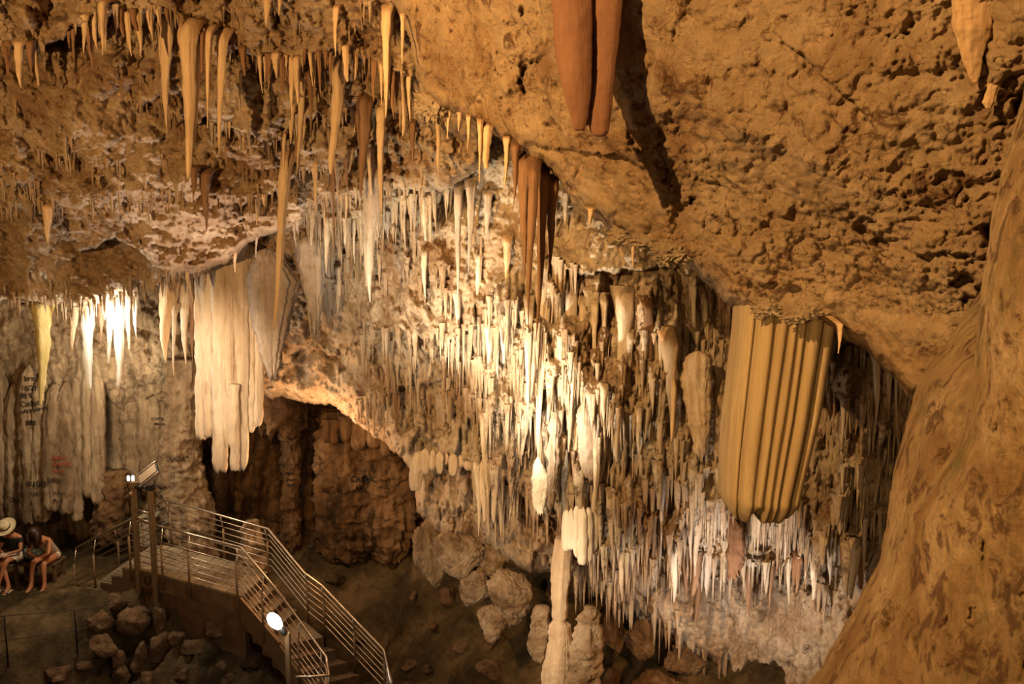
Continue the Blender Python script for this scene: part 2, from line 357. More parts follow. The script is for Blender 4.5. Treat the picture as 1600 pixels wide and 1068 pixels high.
def d_flow(Wp, X, Y):
    x, z = Wp[..., 0], Wp[..., 2]
    big = np.abs(pn(np.stack([x * 0.95, z * 0.10, x * 0 + 4], -1)))
    fl = np.abs(pn(np.stack([x * 5.5, z * 0.25, x * 0 + 9], -1)))
    f2 = np.abs(pn(np.stack([x * 12, z * 0.5, x * 0 + 2], -1)))
    low = 1 - sm(Y, 560, 640)
    return (1 - low) * (0.9 * (0.3 - big) + 0.25 * (0.3 - fl) + 0.10 * (0.3 - f2)) + fbm(Wp, 4, 0.8, 0.55, 3.0) * 0.35 - low * 0.35 * fbm(Wp, 4, 1.3, 0.6, 7, 1) - 0.06 * fbm(Wp, 3, 6.0, 0.6, 2.0, 1)
def d_back(Wp, X, Y):
    x, z = Wp[..., 0], Wp[..., 2]
    fl = np.abs(pn(np.stack([x * 2.2, z * 0.35, x * 0 + 9], -1)))
    return 0.9 * (0.3 - fl) + fbm(Wp, 5, 0.6, 0.6, 9.0) * 0.9 - 0.45 * fbm(Wp, 5, 1.4, 0.65, 7, 1)
def d_front(Wp, X, Y):
    return fbm(Wp, 4, 1.3, 0.5, 3.0) * 0.12 - 0.05 * fbm(Wp, 5, 4.0, 0.62, 2.0, 1) + 0.03 * sm(fbm(Wp, 4, 6.0, 0.6, 8), 0.25, 0.4) + 0.02 * crumbs(Wp, 5.0, 6.0) * sm(fbm(Wp, 2, 2.0, 0.5, 5), -0.1, 0.2)

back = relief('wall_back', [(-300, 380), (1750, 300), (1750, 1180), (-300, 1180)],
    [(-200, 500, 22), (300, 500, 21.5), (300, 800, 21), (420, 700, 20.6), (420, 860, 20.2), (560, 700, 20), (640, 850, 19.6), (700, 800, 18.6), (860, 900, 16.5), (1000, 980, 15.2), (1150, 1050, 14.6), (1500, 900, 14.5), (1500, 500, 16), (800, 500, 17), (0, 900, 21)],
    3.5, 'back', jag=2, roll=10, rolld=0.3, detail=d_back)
tag(back.o, 'dark brown fluted rock of the recess behind the walkway', kind='structure')

left = relief('wall_left', [(-300, 380), (330, 380), (322, 520), (318, 640), (310, 720), (330, 800), (325, 900), (-300, 900)],
    [(-250, 600, 19.5), (0, 520, 18.6), (100, 520, 18.4), (200, 540, 18.0), (290, 520, 18.4), (10, 700, 19.6), (100, 700, 19.0), (170, 720, 19.8), (230, 700, 19.6), (290, 700, 19.0), (0, 840, 20.4), (90, 840, 19.8), (160, 830, 20.0), (290, 860, 19.4)],
    2.2, 'flow', jag=6, roll=26, rolld=1.4, detail=d_flow,
    ledges=[([(60, 560), (110, 640), (150, 600), (200, 650), (240, 620), (320, 680)], 0.5, 26, 5)])
tag(left.o, 'pale fluted flowstone wall with old painted and scratched writing', kind='structure')

midL = [([(470, 330), (540, 352), (600, 330), (690, 300), (770, 290)], 0.9, 50, 16),
        ([(840, 350), (880, 420), (960, 430), (1045, 408), (1110, 450)], 0.45, 40, 14),
        ([(560, 505), (630, 520), (690, 538), (760, 500)], 0.45, 26, 10),
        ([(440, 560), (520, 545), (600, 530), (700, 560), (760, 590)], 0.35, 30, 16),
        ([(520, 625), (600, 618), (650, 600), (700, 588), (740, 600)], 0.5, 30, 8),
        ([(640, 700), (690, 715), (760, 725), (860, 800), (930, 806)], 0.4, 40, 8),
        ([(880, 640), (920, 700), (960, 690), (1010, 640)], 0.5, 45, 14),
        ([(1000, 700), (1060, 760), (1130, 720)], 0.4, 45, 14),
        ([(940, 850), (1010, 880), (1100, 868), (1200, 890), (1300, 850), (1380, 860)], 1.0, 60, 26),
        ([(1280, 600), (1340, 640), (1400, 680), (1450, 690)], 0.5, 40, 16)]
mid = relief('wall_center', [(360, 150), (1750, 150), (1750, 1180), (1180, 1180), (1130, 1050), (1060, 1005), (1000, 960), (930, 925), (905, 900), (860, 893), (800, 890), (760, 850), (700, 845), (650, 800), (652, 748), (600, 690), (520, 635), (400, 615), (330, 600), (330, 180)],
    [(600, 170, 12.6), (800, 160, 12.2), (330, 300, 14.4), (480, 330, 13.7), (600, 300, 12.8), (750, 280, 12.3), (900, 350, 12.2), (1000, 400, 12), (1100, 430, 12), (1350, 500, 11), (1600, 600, 10.6),
     (400, 450, 15.4), (560, 420, 14.6), (650, 470, 13.2), (760, 500, 12.8), (850, 550, 12.4), (950, 600, 12.2), (1050, 600, 12), (1200, 600, 11.7), (1350, 700, 11), (1600, 750, 10.6),
     (400, 600, 16.2), (500, 600, 15.8), (600, 640, 15.2), (700, 700, 14.4), (790, 690, 13.6), (850, 750, 12.9), (950, 800, 12.5), (1100, 820, 12.1), (1300, 850, 11.5),
     (720, 820, 14.6), (800, 860, 14), (900, 900, 13.4), (1050, 960, 13.0), (1150, 920, 12.9), (1250, 950, 12.3), (1330, 1068, 11.6), (1600, 1100, 11)],
    2.0, 'cream', jag=7, roll=26, rolld=1.2, ledges=midL, detail=d_mid)
tag(mid.o, 'cream and brown cave wall covered in tiers of dripstone', kind='structure')

ceilL = [([(-100, 60), (60, 70), (120, 45), (200, 12), (260, 18), (300, 45), (360, 48)], 1.3, 60, 12),
         ([(320, 70), (400, 85), (470, 92), (540, 72), (600, 100), (660, 140)], 1.0, 50, 14),
         ([(20, 190), (60, 235), (90, 250), (130, 230)], 0.35, 25, 4),
         ([(-50, 285), (40, 285), (75, 345), (125, 392), (180, 368), (215, 385), (250, 440)], 0.9, 60, 8),
         ([(180, 160), (240, 180), (320, 190), (420, 220), (480, 190), (600, 180)], 0.45, 40, 18),
         ([(340, 325), (420, 300), (480, 270), (560, 240), (620, 200)], 0.6, 35, 14)]
ceil = relief('ceiling', [(-300, -200), (760, -200), (760, 260), (690, 300), (600, 300), (560, 310), (500, 318), (470, 350), (400, 372), (350, 415), (300, 432), (250, 440), (215, 455), (140, 480), (60, 474), (-10, 470), (-300, 478)],
    [(-200, 0, 9.5), (0, 0, 9.8), (200, -50, 9.5), (200, 100, 10.6), (400, 0, 9.6), (550, 0, 9.6), (700, 0, 9.6), (0, 200, 11.4), (120, 220, 11.2), (250, 250, 11.8), (400, 200, 11.4), (520, 170, 11.2), (650, 150, 10.8), (740, 220, 11),
     (0, 380, 13.4), (150, 350, 12.8), (300, 350, 12.7), (150, 440, 13.8), (400, 320, 12.8), (500, 280, 12.2), (650, 270, 12.0), (0, 460, 14.2)],
    2.2, 'ceil', jag=7, roll=16, rolld=0.9, ledges=ceilL, detail=d_ceil)
tag(ceil.o, 'tan ceiling rock stepping down in ledges hung with stalactites', kind='structure')

slab_poly = [(600, -260), (2300, -260), (2300, 1000), (1800, 900), (1440, 640), (1400, 596), (1350, 545), (1290, 508), (1240, 500), (1190, 492), (1150, 484), (1100, 440), (1062, 402), (1000, 385), (940, 350), (905, 330), (860, 268), (800, 225), (760, 205), (690, 172), (655, 150), (640, 60), (600, -20)]
slab = relief('wall_right', slab_poly,
    [(600, -200, 7.8), (650, 0, 8.4), (700, 150, 8.6), (800, 100, 7.6), (900, 100, 7.0), (900, 300, 7.8), (1000, 200, 6.8), (1000, 360, 7.6), (1100, 300, 6.9), (1100, 430, 7.4), (1200, 200, 6.1), (1200, 450, 7.0), (1350, 300, 5.8), (1300, 490, 6.9), (1400, 560, 6.6), (1500, 200, 5.4), (1500, 450, 5.8), (1700, 300, 5.2), (1200, -100, 5.6), (1500, -100, 4.9)],
    2.4, 'slab', jag=6, roll=22, rolld=0.7, detail=d_slab,
    ledges=[([(1200, 40), (1260, 90), (1330, 155), (1400, 240)], 0.10, 16, 6), ([(800, 215), (900, 235), (960, 240), (1020, 262)], 0.12, 20, 6),
            ([(1420, 400), (1480, 390), (1530, 400)], 0.12, 16, 4)])
tag(slab.o, 'huge ochre rock slab overhanging from the upper right', kind='structure')

front_b = relief('wall_front', [(1690, -200), (1640, 200), (1545, 440), (1480, 530), (1432, 600), (1396, 740), (1376, 870), (1330, 960), (1255, 1085), (1200, 1250), (2500, 1250), (2500, -200)],
    [(1560, 440, 3.9), (1440, 600, 3.8), (1400, 800, 3.6), (1300, 1068, 3.5), (1550, 600, 3.5), (1550, 800, 3.3), (1500, 1050, 3.0), (1750, 800, 3.0), (1750, 1100, 2.8), (1700, 100, 3.6), (2400, 300, 3.0), (2400, 1000, 2.7)],
    3.2, 'front', jag=3, roll=90, rolld=0.8, detail=d_front)
tag(front_b.o, 'near rough ochre and moss green rock shoulder at the right edge', kind='structure')
front_a = relief('wall_front', [(1690, -250), (1640, -60), (1620, 60), (1590, 180), (1566, 260), (1548, 350), (1535, 450), (1522, 560), (1505, 680), (1420, 800), (1400, 1250), (2500, 1250), (2500, -250)],
    [(1600, 150, 3.1), (1560, 300, 3.0), (1530, 550, 2.9), (1500, 700, 2.98), (1600, 400, 2.75), (1600, 700, 2.7), (1750, 500, 2.5), (1440, 900, 3.1), (1420, 1150, 3.0), (1600, 1068, 2.5), (1700, -100, 2.8), (2400, 0, 2.6), (2400, 1000, 2.4)],
    3.2, 'front', jag=2.5, roll=70, rolld=0.5, detail=d_front)
tag(front_a.o, 'near pale ochre rock pillar with a crack along its edge', kind='structure')

# floor: a height field in the ground plan
gc = []
for px, py, z in [(-100, 930, 0), (40, 925, 0), (100, 880, 0.05), (20, 1000, -0.05), (110, 1000, -0.1), (60, 850, 0.1), (0, 1068, -0.5), (120, 1068, -0.6), (240, 915, 0.62), (200, 925, 0.3), (300, 935, 0.35), (370, 960, 0.1), (300, 965, 0.0), (250, 960, 0.15), (250, 1000, -0.35), (220, 1068, -0.9), (330, 1040, -1.0), (400, 1068, -1.5),
                  (360, 960, -0.1), (330, 850, 0.2), (440, 860, 0.0), (580, 868, 0.0), (500, 900, -0.2), (560, 940, -0.7), (600, 1000, -1.2), (500, 1068, -1.7), (650, 905, 0.15), (690, 950, -0.1), (640, 1000, -0.9), (750, 1000, -0.2), (700, 1068, -0.9), (800, 1040, -0.4), (850, 960, 0.3), (900, 1068, -0.2), (1000, 1060, 0.2), (1100, 1068, 0.6), (800, 900, 0.5)]:
    v = PZ(px, py, z); gc.append((v.x * 100, v.y * 100, z))
gc += [(-1500, 1900, 0.2), (-1500, 1400, 0), (-1300, 900, -0.6), (300, 2300, 1), (-900, 2300, 0.4), (200, 900, -0.5), (-500, 900, -2)]
gf = rbf(gc)
def ground_np(x, y):
    p = np.stack([x, y, x * 0], -1)
    path = 1 - 0.75 * sm(-np.abs(x + 3.2 + 0.25 * (y - 17)) + 1.0, 0, 0.8) * sm(y, 15.5, 17)
    path = path * (1 - 0.6 * sm(-x, 6.9, 7.8)); path = path + 0.7 * np.exp(-((x + 5.7) / 1.3) ** 2 - ((y - 14.6) / 1.3) ** 2)
    return gf(x * 100, y * 100) + path * (fbm(p, 5, 0.9, 0.6, 3) * 0.6 - fbm(p, 5, 1.9, 0.62, 17, 1) * 0.26) + 0.035 * fbm(p, 4, 5, 0.65, 1)
def ground(x, y): return float(ground_np(np.array([x]), np.array([y]))[0])
gx = np.arange(-14, 5.5, 0.05); gy = np.arange(8.5, 23.5, 0.05); GX, GY = np.meshgrid(gx, gy); GZ = ground_np(GX, GY)
n1, n2 = GX.shape; idx = np.arange(n1 * n2).reshape(n1, n2)
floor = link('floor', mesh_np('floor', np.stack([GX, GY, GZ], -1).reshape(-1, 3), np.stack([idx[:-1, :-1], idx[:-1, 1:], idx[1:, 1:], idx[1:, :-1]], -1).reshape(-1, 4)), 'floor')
tag(floor, 'damp brown and olive cave floor', kind='structure')

# ---------------------------------------------------------------- dripstone bodies
def body(name, rows, Y, mat, flat=0.6, nseg=40, dv=5, dis=0.0, rib=0.0, flute=0.06, fn=12, rough=0.04, tooth=0.0, parent=None, seed=0.0, pleat=None, knob=0.0):
    """closed body from rows (py, x_left, x_right) standing at world depth Y: horizontal cross sections with flutes"""
    rows = np.array(rows, float); ys = np.arange(rows[0, 0], rows[-1, 0] + dv * 0.5, dv)
    n = len(ys); V = np.zeros((n, nseg, 3)); th = np.arange(nseg) / nseg * 2 * np.pi
    tn = np.abs(pn(np.stack([np.cos(th) * 2.3 + seed, np.sin(th) * 2.3, th * 0 + 1.7], -1)))
    zlo = PY(800, rows[-1, 0], Y).z; zhi = PY(800, rows[0, 0], Y).z
    for i, py in enumerate(ys):
        xl = np.interp(py, rows[:, 0], rows[:, 1]); xr = np.interp(py, rows[:, 0], rows[:, 2])
        a = PY(xl, py, Y); b = PY(xr, py, Y); c = (a + b) / 2; w = max((b.x - a.x) / 2, 0.002)
        s = i / (n - 1)
        r = 1 + flute * (np.abs(pn(np.stack([np.cos(th) * fn / 4 + seed, np.sin(th) * fn / 4, th * 0 + c.z * 0.25], -1))) * 3 - 1)
        pt = np.stack([c.x + w * np.cos(th) , Y + w * np.sin(th), th * 0 + c.z], -1)
        r = r + rough * fbm(pt, 3, 4.0 / max(w * 2, 0.15) * 0.5) + knob * np.abs(pn(pt * 4.0 + seed)) * 1.5
        if pleat is not None: r = r * (1 - pleat[1] * (0.5 + 0.5 * np.cos(th * pleat[0])) ** 3)
        V[i, :, 0] = c.x + w * r * np.cos(th); V[i, :, 1] = Y - w * flat * r * np.sin(th) 
        V[i, :, 2] = c.z + tooth * (zhi - zlo) * tn * max(0, s) ** 3
    if dis or rib:
        nv = np.stack([np.cos(th), -np.sin(th), th * 0], -1)[None]
        dd = -dis * fbm(V, 4, 3.0, 0.6, seed + 2, 1) + 0.5 * rib * pn(V * np.array([1.2, 1.2, 9.0]) + seed)
        V = V + nv * dd[..., None]
    idx = np.arange(n * nseg).reshape(n, nseg)
    Q = np.stack([idx[:-1], idx[1:], np.roll(idx, -1, 1)[1:], np.roll(idx, -1, 1)[:-1]], -1).reshape(-1, 4)
    Vv = V.reshape(-1, 3); ct = V[0].mean(0); cb = V[-1].mean(0); k = len(Vv); Vv = np.vstack([Vv, ct, cb])
    Q = Q.tolist() + [[idx[0, j], idx[0, (j + 1) % nseg], k, k] for j in range(0)]
    me = bpy.data.meshes.new(name)
    F_ = [tuple(q) for q in Q] + [(int(idx[0, j]), int(idx[0, (j + 1) % nseg]), k) for j in range(nseg)] + [(int(idx[-1, (j + 1) % nseg]), int(idx[-1, j]), k + 1) for j in range(nseg)]
    me.from_pydata(Vv.tolist(), [], F_); me.update()
    return link(name, me, mat, parent)
def Yt(px, py, t): return P(px, py, t).y

def organ(name, label, cat, pipes, t, mat, part='pipe', dis=0.03, fl=0.10, dome=False):
    """a flowstone thing made of blunt fluted pipes (xl, xr, ytop, ybottom[, depth offset]) as parts"""
    xm = sum(p[0] + p[1] for p in pipes) / 2 / len(pipes); ym = pipes[0][2]
    e = empty(name, P(xm, ym, t), label, cat)
    for i, p in enumerate(pipes):
        xl, xr, y0, y1 = p[:4]; c = (xl + xr) / 2; w = (xr - xl) / 2; h = y1 - y0; off = p[4] if len(p) > 4 else 0.0
        sk = 0.0012 * h * (800 - c) / 100
        rows = ([(y0, c - w * 1.05, c + w * 1.05)] if not dome else [(y0, c - w * .1, c + w * .1), (y0 + 12 * dome, c - w * .6, c + w * .6), (y0 + 34 * dome, c - w * .92, c + w * .92)]) + [(y0 + h * .3, c - w, c + w), (y0 + h * .7, c - w * .96 + sk, c + w * .96 + sk), (y1 - min(12, h * .15), c - w * .86 + sk, c + w * .84 + sk), (y1 - 3, c - w * .7 + sk, c + w * .66 + sk), (y1, c - w * .4 + sk, c + w * .36 + sk)]
        body(part, rows, Yt(c, (y0 + y1) / 2, t) + off, mat, 0.9, 26, 4, dis, 0.0, fl, 14, 0.05, 0.05, e, i * 1.9 + t)
    return e
organ('flowstone_curtain', 'broad pale hanging flowstone mass with blunt fluted feet left of centre', 'flowstone',
      [(303, 324, 400, 690), (314, 338, 392, 684, -.05), (330, 356, 380, 742, -.1), (350, 368, 380, 700, -.16), (358, 374, 600, 738, -.1), (364, 388, 380, 736, -.1), (380, 400, 385, 678, -.05), (390, 411, 395, 668), (340, 352, 640, 716, .1), (372, 382, 640, 720, .1)], 15.0, 'st_pale')
organ('flowstone_columns', 'tall pale fluted flowstone columns carrying black and red lettering, far left', 'flowstone',
      [(28, 62, 570, 822, .1), (50, 80, 585, 818, .05), (68, 102, 600, 800, -.1), (90, 118, 596, 806, -.1), (108, 130, 580, 815)], 18.75, 'flow', dis=0.07, fl=0.22, dome=True)
organ('flowstone_columns', 'pair of narrow fluted columns under the right brilliant stalactite', 'flowstone', [(128, 146, 560, 780), (142, 164, 570, 790)], 18.6, 'flow', dis=0.05, fl=0.2, dome=True)
organ('flowstone_columns', 'dark edged fluted column group at the left frame edge', 'flowstone', [(-16, 12, 560, 815), (8, 34, 600, 825)], 19.0, 'flow', dis=0.07, fl=0.2, dome=True)
organ('flowstone_columns', 'broad worn flowstone face right of the narrow columns, faint lettering', 'flowstone', [(158, 202, 590, 745, .3), (188, 232, 600, 760, .2), (218, 262, 590, 770, .1)], 19.15, 'flow', dis=0.12, fl=0.2, dome=True)
organ('flowstone_ledge', 'brown hanging lip with blunt drips above the lettered block', 'flowstone', [(504, 520, 655, 690), (516, 530, 655, 696), (530, 548, 650, 690), (548, 574, 655, 702, .1), (572, 596, 664, 700, .1), (594, 612, 680, 712)], 18.2, 'back', dis=0.05)
# pleated curtain hanging below the slab
def pleated(rows, Y):
    nf = 7; nseg = 168; rows = np.array(rows, float); ys = np.arange(rows[0, 0], rows[-1, 0] + 1, 4); n = len(ys)
    u = np.linspace(0, 1, nseg // 2 + 1); V = []
    cuts = np.array([0.0, 0.13, 0.30, 0.42, 0.53, 0.62, 0.80, 1.0])
    for i, py in enumerate(ys):
        xl = np.interp(py, rows[:, 0], rows[:, 1]); xr = np.interp(py, rows[:, 0], rows[:, 2]); s = i / (n - 1)
        a = PY(xl, py, Y); b = PY(xr, py, Y); w = (b.x - a.x)
        ph = np.interp(u, cuts, np.arange(len(cuts))); fr = ph - np.floor(ph)
        cl = np.clip(np.searchsorted(cuts, u, side='right') - 1, 0, nf - 1); wd_ = (cuts[cl + 1] - cuts[cl]) * w
        bulge = np.clip(1 - (2 * fr - 1) ** 2, 0, 1) ** 0.33
        end = np.clip((1 - s) * 9, 0, 1) ** 0.5
        dep = (0.10 + 0.5 * wd_) * bulge * (0.35 + 0.65 * end) + 0.32 * np.sqrt(np.clip(1 - (2 * u - 1) ** 2, 0, 1)) * (0.4 + 0.6 * end)
        zz = a.z + (0.05 * (1 - bulge) + 0.10 * np.exp(-((u - 0.36) / 0.06) ** 2) + 0.16 * np.clip(u - 0.8, 0, 1) * 3 + 0.07 * np.clip(0.1 - u, 0, 1) * 10) * sm(np.array(s), 0.86, 1.0)
        xx = a.x + w * u + 0.01 * pn(np.stack([u * 9, u * 0 + a.z * 1.2, u * 0], -1))
        frontv = np.stack([xx, Y - dep, zz], -1); backv = np.stack([xx, Y + dep * 0.6, zz], -1)[1:-1][::-1]
        V.append(np.vstack([frontv, backv]))
    V = np.array(V); m = V.shape[1]; idx = np.arange(n * m).reshape(n, m)
    F_ = np.stack([idx[:-1], idx[1:], np.roll(idx, -1, 1)[1:], np.roll(idx, -1, 1)[:-1]], -1).reshape(-1, 4)
    h = len(u); Fc = []
    for k in range(1, h - 1):
        a1, b1 = k, (2 * h - 2 - k) % m; a2, b2 = k + 1, (2 * h - 3 - k) % m
        if k + 1 <= h - 1: Fc.append((int(idx[-1, a1]), int(idx[-1, a2]), int(idx[-1, b2]), int(idx[-1, b1])) if a2 != b2 else (int(idx[-1, a1]), int(idx[-1, a2]), int(idx[-1, b1])))
    Fc.append((int(idx[-1, 0]), int(idx[-1, 1]), int(idx[-1, m - 1])))
    me = bpy.data.meshes.new('pleated_curtain'); me.from_pydata(V.reshape(-1, 3).tolist(), [], [tuple(q) for q in F_.tolist()] + Fc); me.update()
    return link('stone_curtain', me, 'curtain')
o = pleated([(462, 1148, 1296), (500, 1146, 1294), (560, 1140, 1284), (640, 1132, 1270), (700, 1127, 1256), (760, 1124, 1241), (785, 1126, 1238), (800, 1131, 1234), (808, 1139, 1228)], Yt(1200, 600, 7.7))
tag(o, 'large ochre stone curtain with deep vertical pleats hanging below the slab', 'drapery')
# red-brown lobed drapery in front of the slab, its shadow falls on the slab
ro = empty('stone_drapery', PY(915, -60, Yt(915, 100, 6.25)), 'smooth red-brown lobed drapery hanging before the ochre slab, top centre', 'drapery')
YR = Yt(915, 100, 6.2)
body('lobe', [(-90, 858, 925), (0, 862, 926), (60, 866, 925), (110, 871, 925), (150, 881, 923), (180, 892, 920), (200, 897, 914), (205, 902, 910)], YR, 'red', 0.55, 40, 3, 0.012, 0.0, 0.05, 8, 0.03, 0, ro, 1.0)
body('lobe', [(-90, 915, 975), (0, 920, 972), (60, 925, 967), (100, 928, 962), (150, 922, 957), (190, 918, 953), (208, 922, 950), (213, 928, 944)], YR + 0.06, 'red', 0.55, 40, 3, 0.012, 0.0, 0.05, 8, 0.03, 0, ro, 5.0)
body('lobe', [(-90, 1045, 1095) if False else (-90, 895, 945), (0, 900, 945), (100, 903, 940), (170, 905, 930), (195, 908, 922)], YR + 0.12, 'red', 0.5, 30, 3, 0.01, 0.0, 0.05, 8, 0.03, 0, ro, 9.0)
# smooth tan drip column at the upper right on the slab
o = body('flowstone_column', [(-60, 1470, 1550), (0, 1488, 1548), (50, 1494, 1544), (90, 1500, 1534), (115, 1510, 1530), (130, 1519, 1526)], Yt(1510, 60, 5.15), 'st_tan', 0.6, 44, 2.5, 0.03, 0.0, 0.08, 8, 0.05, seed=2)
tag(o, 'smooth tan drip column on the slab near the top right corner', 'flowstone')
o = body('flowstone_column', [(20, 1560, 1590), (60, 1556, 1578), (110, 1548, 1566), (140, 1538, 1562), (160, 1534, 1558), (170, 1540, 1548)], Yt(1550, 100, 5.2), 'st_tan', 0.6, 36, 2.5, 0.03, 0.0, 0.1, 6, 0.06, seed=8)
tag(o, 'smaller pinched drip column right of the smooth tan one, top right', 'flowstone')

# bodies of the centre and lower right
organ('flowstone', 'white hanging flowstone above the slim column, lower centre', 'flowstone',
      [(878, 892, 796, 862), (886, 899, 794, 860, -.08), (894, 908, 790, 872, -.12), (902, 918, 790, 884, -.14), (912, 926, 792, 878, -.1), (921, 935, 798, 862)], 12.3, 'st_white', fl=0.14, dome=0.45)
o = body('dripstone_column', [(840, 868, 896), (870, 863, 894), (900, 862, 893), (940, 862, 888), (962, 861, 887), (969, 864, 883), (974, 858, 892), (1000, 857, 893), (1040, 850, 895), (1085, 845, 895)], Yt(875, 950, 12.6), 'st_pale', 0.9, 40, 2.5, 0.03, 0.0, 0.14, 10, 0.08, seed=14)
tag(o, 'slim pale column with a ringed joint, reaching the floor', 'column')
rt = empty('stalagmite', PY(845, 1020, Yt(845, 1000, 13.2)), 'squat banded stalagmite with flat top left of the slim column', 'stalagmite')
body('shaft', [(946, 838, 856), (952, 833, 858), (975, 828, 858), (1000, 824, 856), (1020, 824, 852), (1030, 832, 850)], Yt(845, 1000, 13.2), 'knobby', 0.9, 36, 2.5, 0.04, 0.05, 0.1, 8, 0.12, 0, rt, 2)
o = body('stalagmite', [(948, 915, 930), (958, 908, 936), (985, 902, 937), (1020, 892, 938), (1060, 888, 938), (1090, 884, 940)], Yt(915, 1010, 12.3), 'knobby', 0.8, 44, 2.5, 0.10, 0.03, 0.1, 10, 0.12, seed=6)
tag(o, 'tall rough stalagmite right of the slim column, cut by the frame', 'stalagmite')
o = body('stalactite_block', [(740, 648, 668), (748, 640, 670), (760, 638, 668), (790, 640, 662), (812, 644, 655)] if False else [(705, 650, 672), (715, 644, 670), (735, 640, 662), (755, 639, 658), (766, 642, 655)], Yt(655, 735, 14.1), 'st_pale', 0.8, 32, 2.5, 0.03, 0.0, 0.1, 8, 0.05)
tag(o, 'short blunt pale stalactite below the left lip of the lit wall', 'stalactite')
o.name = 'stalactite'
organ('flowstone', 'pale shelf of short drips beside the blunt stalactite, centre', 'flowstone',
      [(658, 672, 700, 742), (670, 682, 702, 734, -.05), (680, 694, 704, 741, -.05), (692, 702, 706, 726), (700, 716, 707, 744, -.04), (714, 726, 710, 730), (724, 742, 714, 736)], 13.9, 'st_pale', dome=0.25)
for rows, Yd, lab, mt in [
    ([(635, 905, 932), (650, 903, 944), (690, 903, 946), (712, 906, 945), (760, 914, 936)], 12.0, 'grey draped flowstone knob with a skirt of thin drips, centre', 'st_grey'),
    ([(655, 862, 872), (665, 857, 875), (700, 855, 874), (760, 856, 870), (800, 858, 864)], 12.1, 'narrow grey cowl-shaped dripstone left of the draped knob', 'st_grey'),
    ([(560, 1070, 1110), (590, 1065, 1112), (620, 1068, 1112), (680, 1080, 1108), (740, 1088, 1096)], 11.6, 'cream bristling drip cluster left of the pleated curtain', 'st_pale'),
    ([(725, 832, 848), (745, 831, 856), (780, 832, 855), (806, 838, 850)], 12.4, 'short white blunt column at the bright centre of the wall', 'st_white'),
    ([(815, 1137, 1150), (825, 1136, 1160), (870, 1136, 1159), (908, 1138, 1156)], 11.4, 'brown blunt dripstone below the pleated curtain', 'st_brown'),
    ([(400, 395, 440), (440, 392, 470), (480, 394, 458), (520, 398, 448), (560, 408, 440), (600, 423, 430)], 14.6, 'lavender grey hanging drapery right of the hanging flowstone mass', 'st_grey'),
    ([(380, 462, 505), (420, 466, 504), (460, 474, 502), (500, 484, 500), (532, 492, 496)], 14.2, 'lavender grey pointed drapery hanging left of the dark hollow', 'st_grey')]:
    y_, l_, r_ = rows[0]; c_ = (l_ + r_) / 2; w_ = (r_ - l_) / 2; rows = [(y_ - 12, c_ - w_ * .12, c_ + w_ * .12), (y_ - 8, c_ - w_ * .6, c_ + w_ * .6), (y_ - 3, c_ - w_ * .9, c_ + w_ * .9)] + rows[1:]
    o = body('dripstone', rows, Yt(rows[-2][1], rows[-2][0], Yd), mt, 0.55, 48, 2.5, 0.06, 0.0, 0.16, 18, 0.08, 0.35, seed=rows[0][1] * 0.1)
    tag(o, lab, 'dripstone')

# back recess columns and block
blk = empty('flowstone_block', PY(575, 860, Yt(575, 760, 19.3)), 'broad brown flowstone block with black lettering behind the walkway', 'flowstone')
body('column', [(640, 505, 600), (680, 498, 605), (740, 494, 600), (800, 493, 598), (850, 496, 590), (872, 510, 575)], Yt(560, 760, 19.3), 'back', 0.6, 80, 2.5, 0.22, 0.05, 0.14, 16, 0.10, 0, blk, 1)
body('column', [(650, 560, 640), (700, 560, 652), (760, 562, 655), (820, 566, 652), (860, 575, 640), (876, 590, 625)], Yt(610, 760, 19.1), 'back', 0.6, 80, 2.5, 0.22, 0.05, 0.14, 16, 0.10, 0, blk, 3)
for rows, Yd, lab in [
    ([(640, 438, 470), (700, 440, 470), (760, 443, 466), (830, 442, 468), (868, 438, 472)], 19.6, 'narrow brown column with small lettering in the dark recess'),
    ([(560, 262, 320), (640, 262, 318), (700, 252, 312), (760, 250, 322), (800, 258, 334), (860, 268, 336), (900, 262, 336)], 18.3, 'swelling knobbly flowstone column behind the walkway landing'),
    ([(735, 160, 196), (760, 155, 200), (800, 150, 205), (830, 148, 208), (850, 150, 200)], 18.9, 'rounded brown flowstone boss behind the stair rail'),
    ([(812, 384, 400), (825, 380, 404), (860, 372, 412), (900, 366, 420)], 17.2, 'pale cylindrical stump behind the far handrail'),
    ([(600, 398, 470), (640, 400, 476), (670, 402, 474), (690, 410, 455)], 18.7, 'reddish fringe of drips under the overhang beside the recess')]:
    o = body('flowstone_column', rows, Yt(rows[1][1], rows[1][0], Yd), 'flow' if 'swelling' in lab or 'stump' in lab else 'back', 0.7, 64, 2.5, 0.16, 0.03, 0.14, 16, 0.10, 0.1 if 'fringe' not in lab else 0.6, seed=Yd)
    tag(o, lab, 'column')

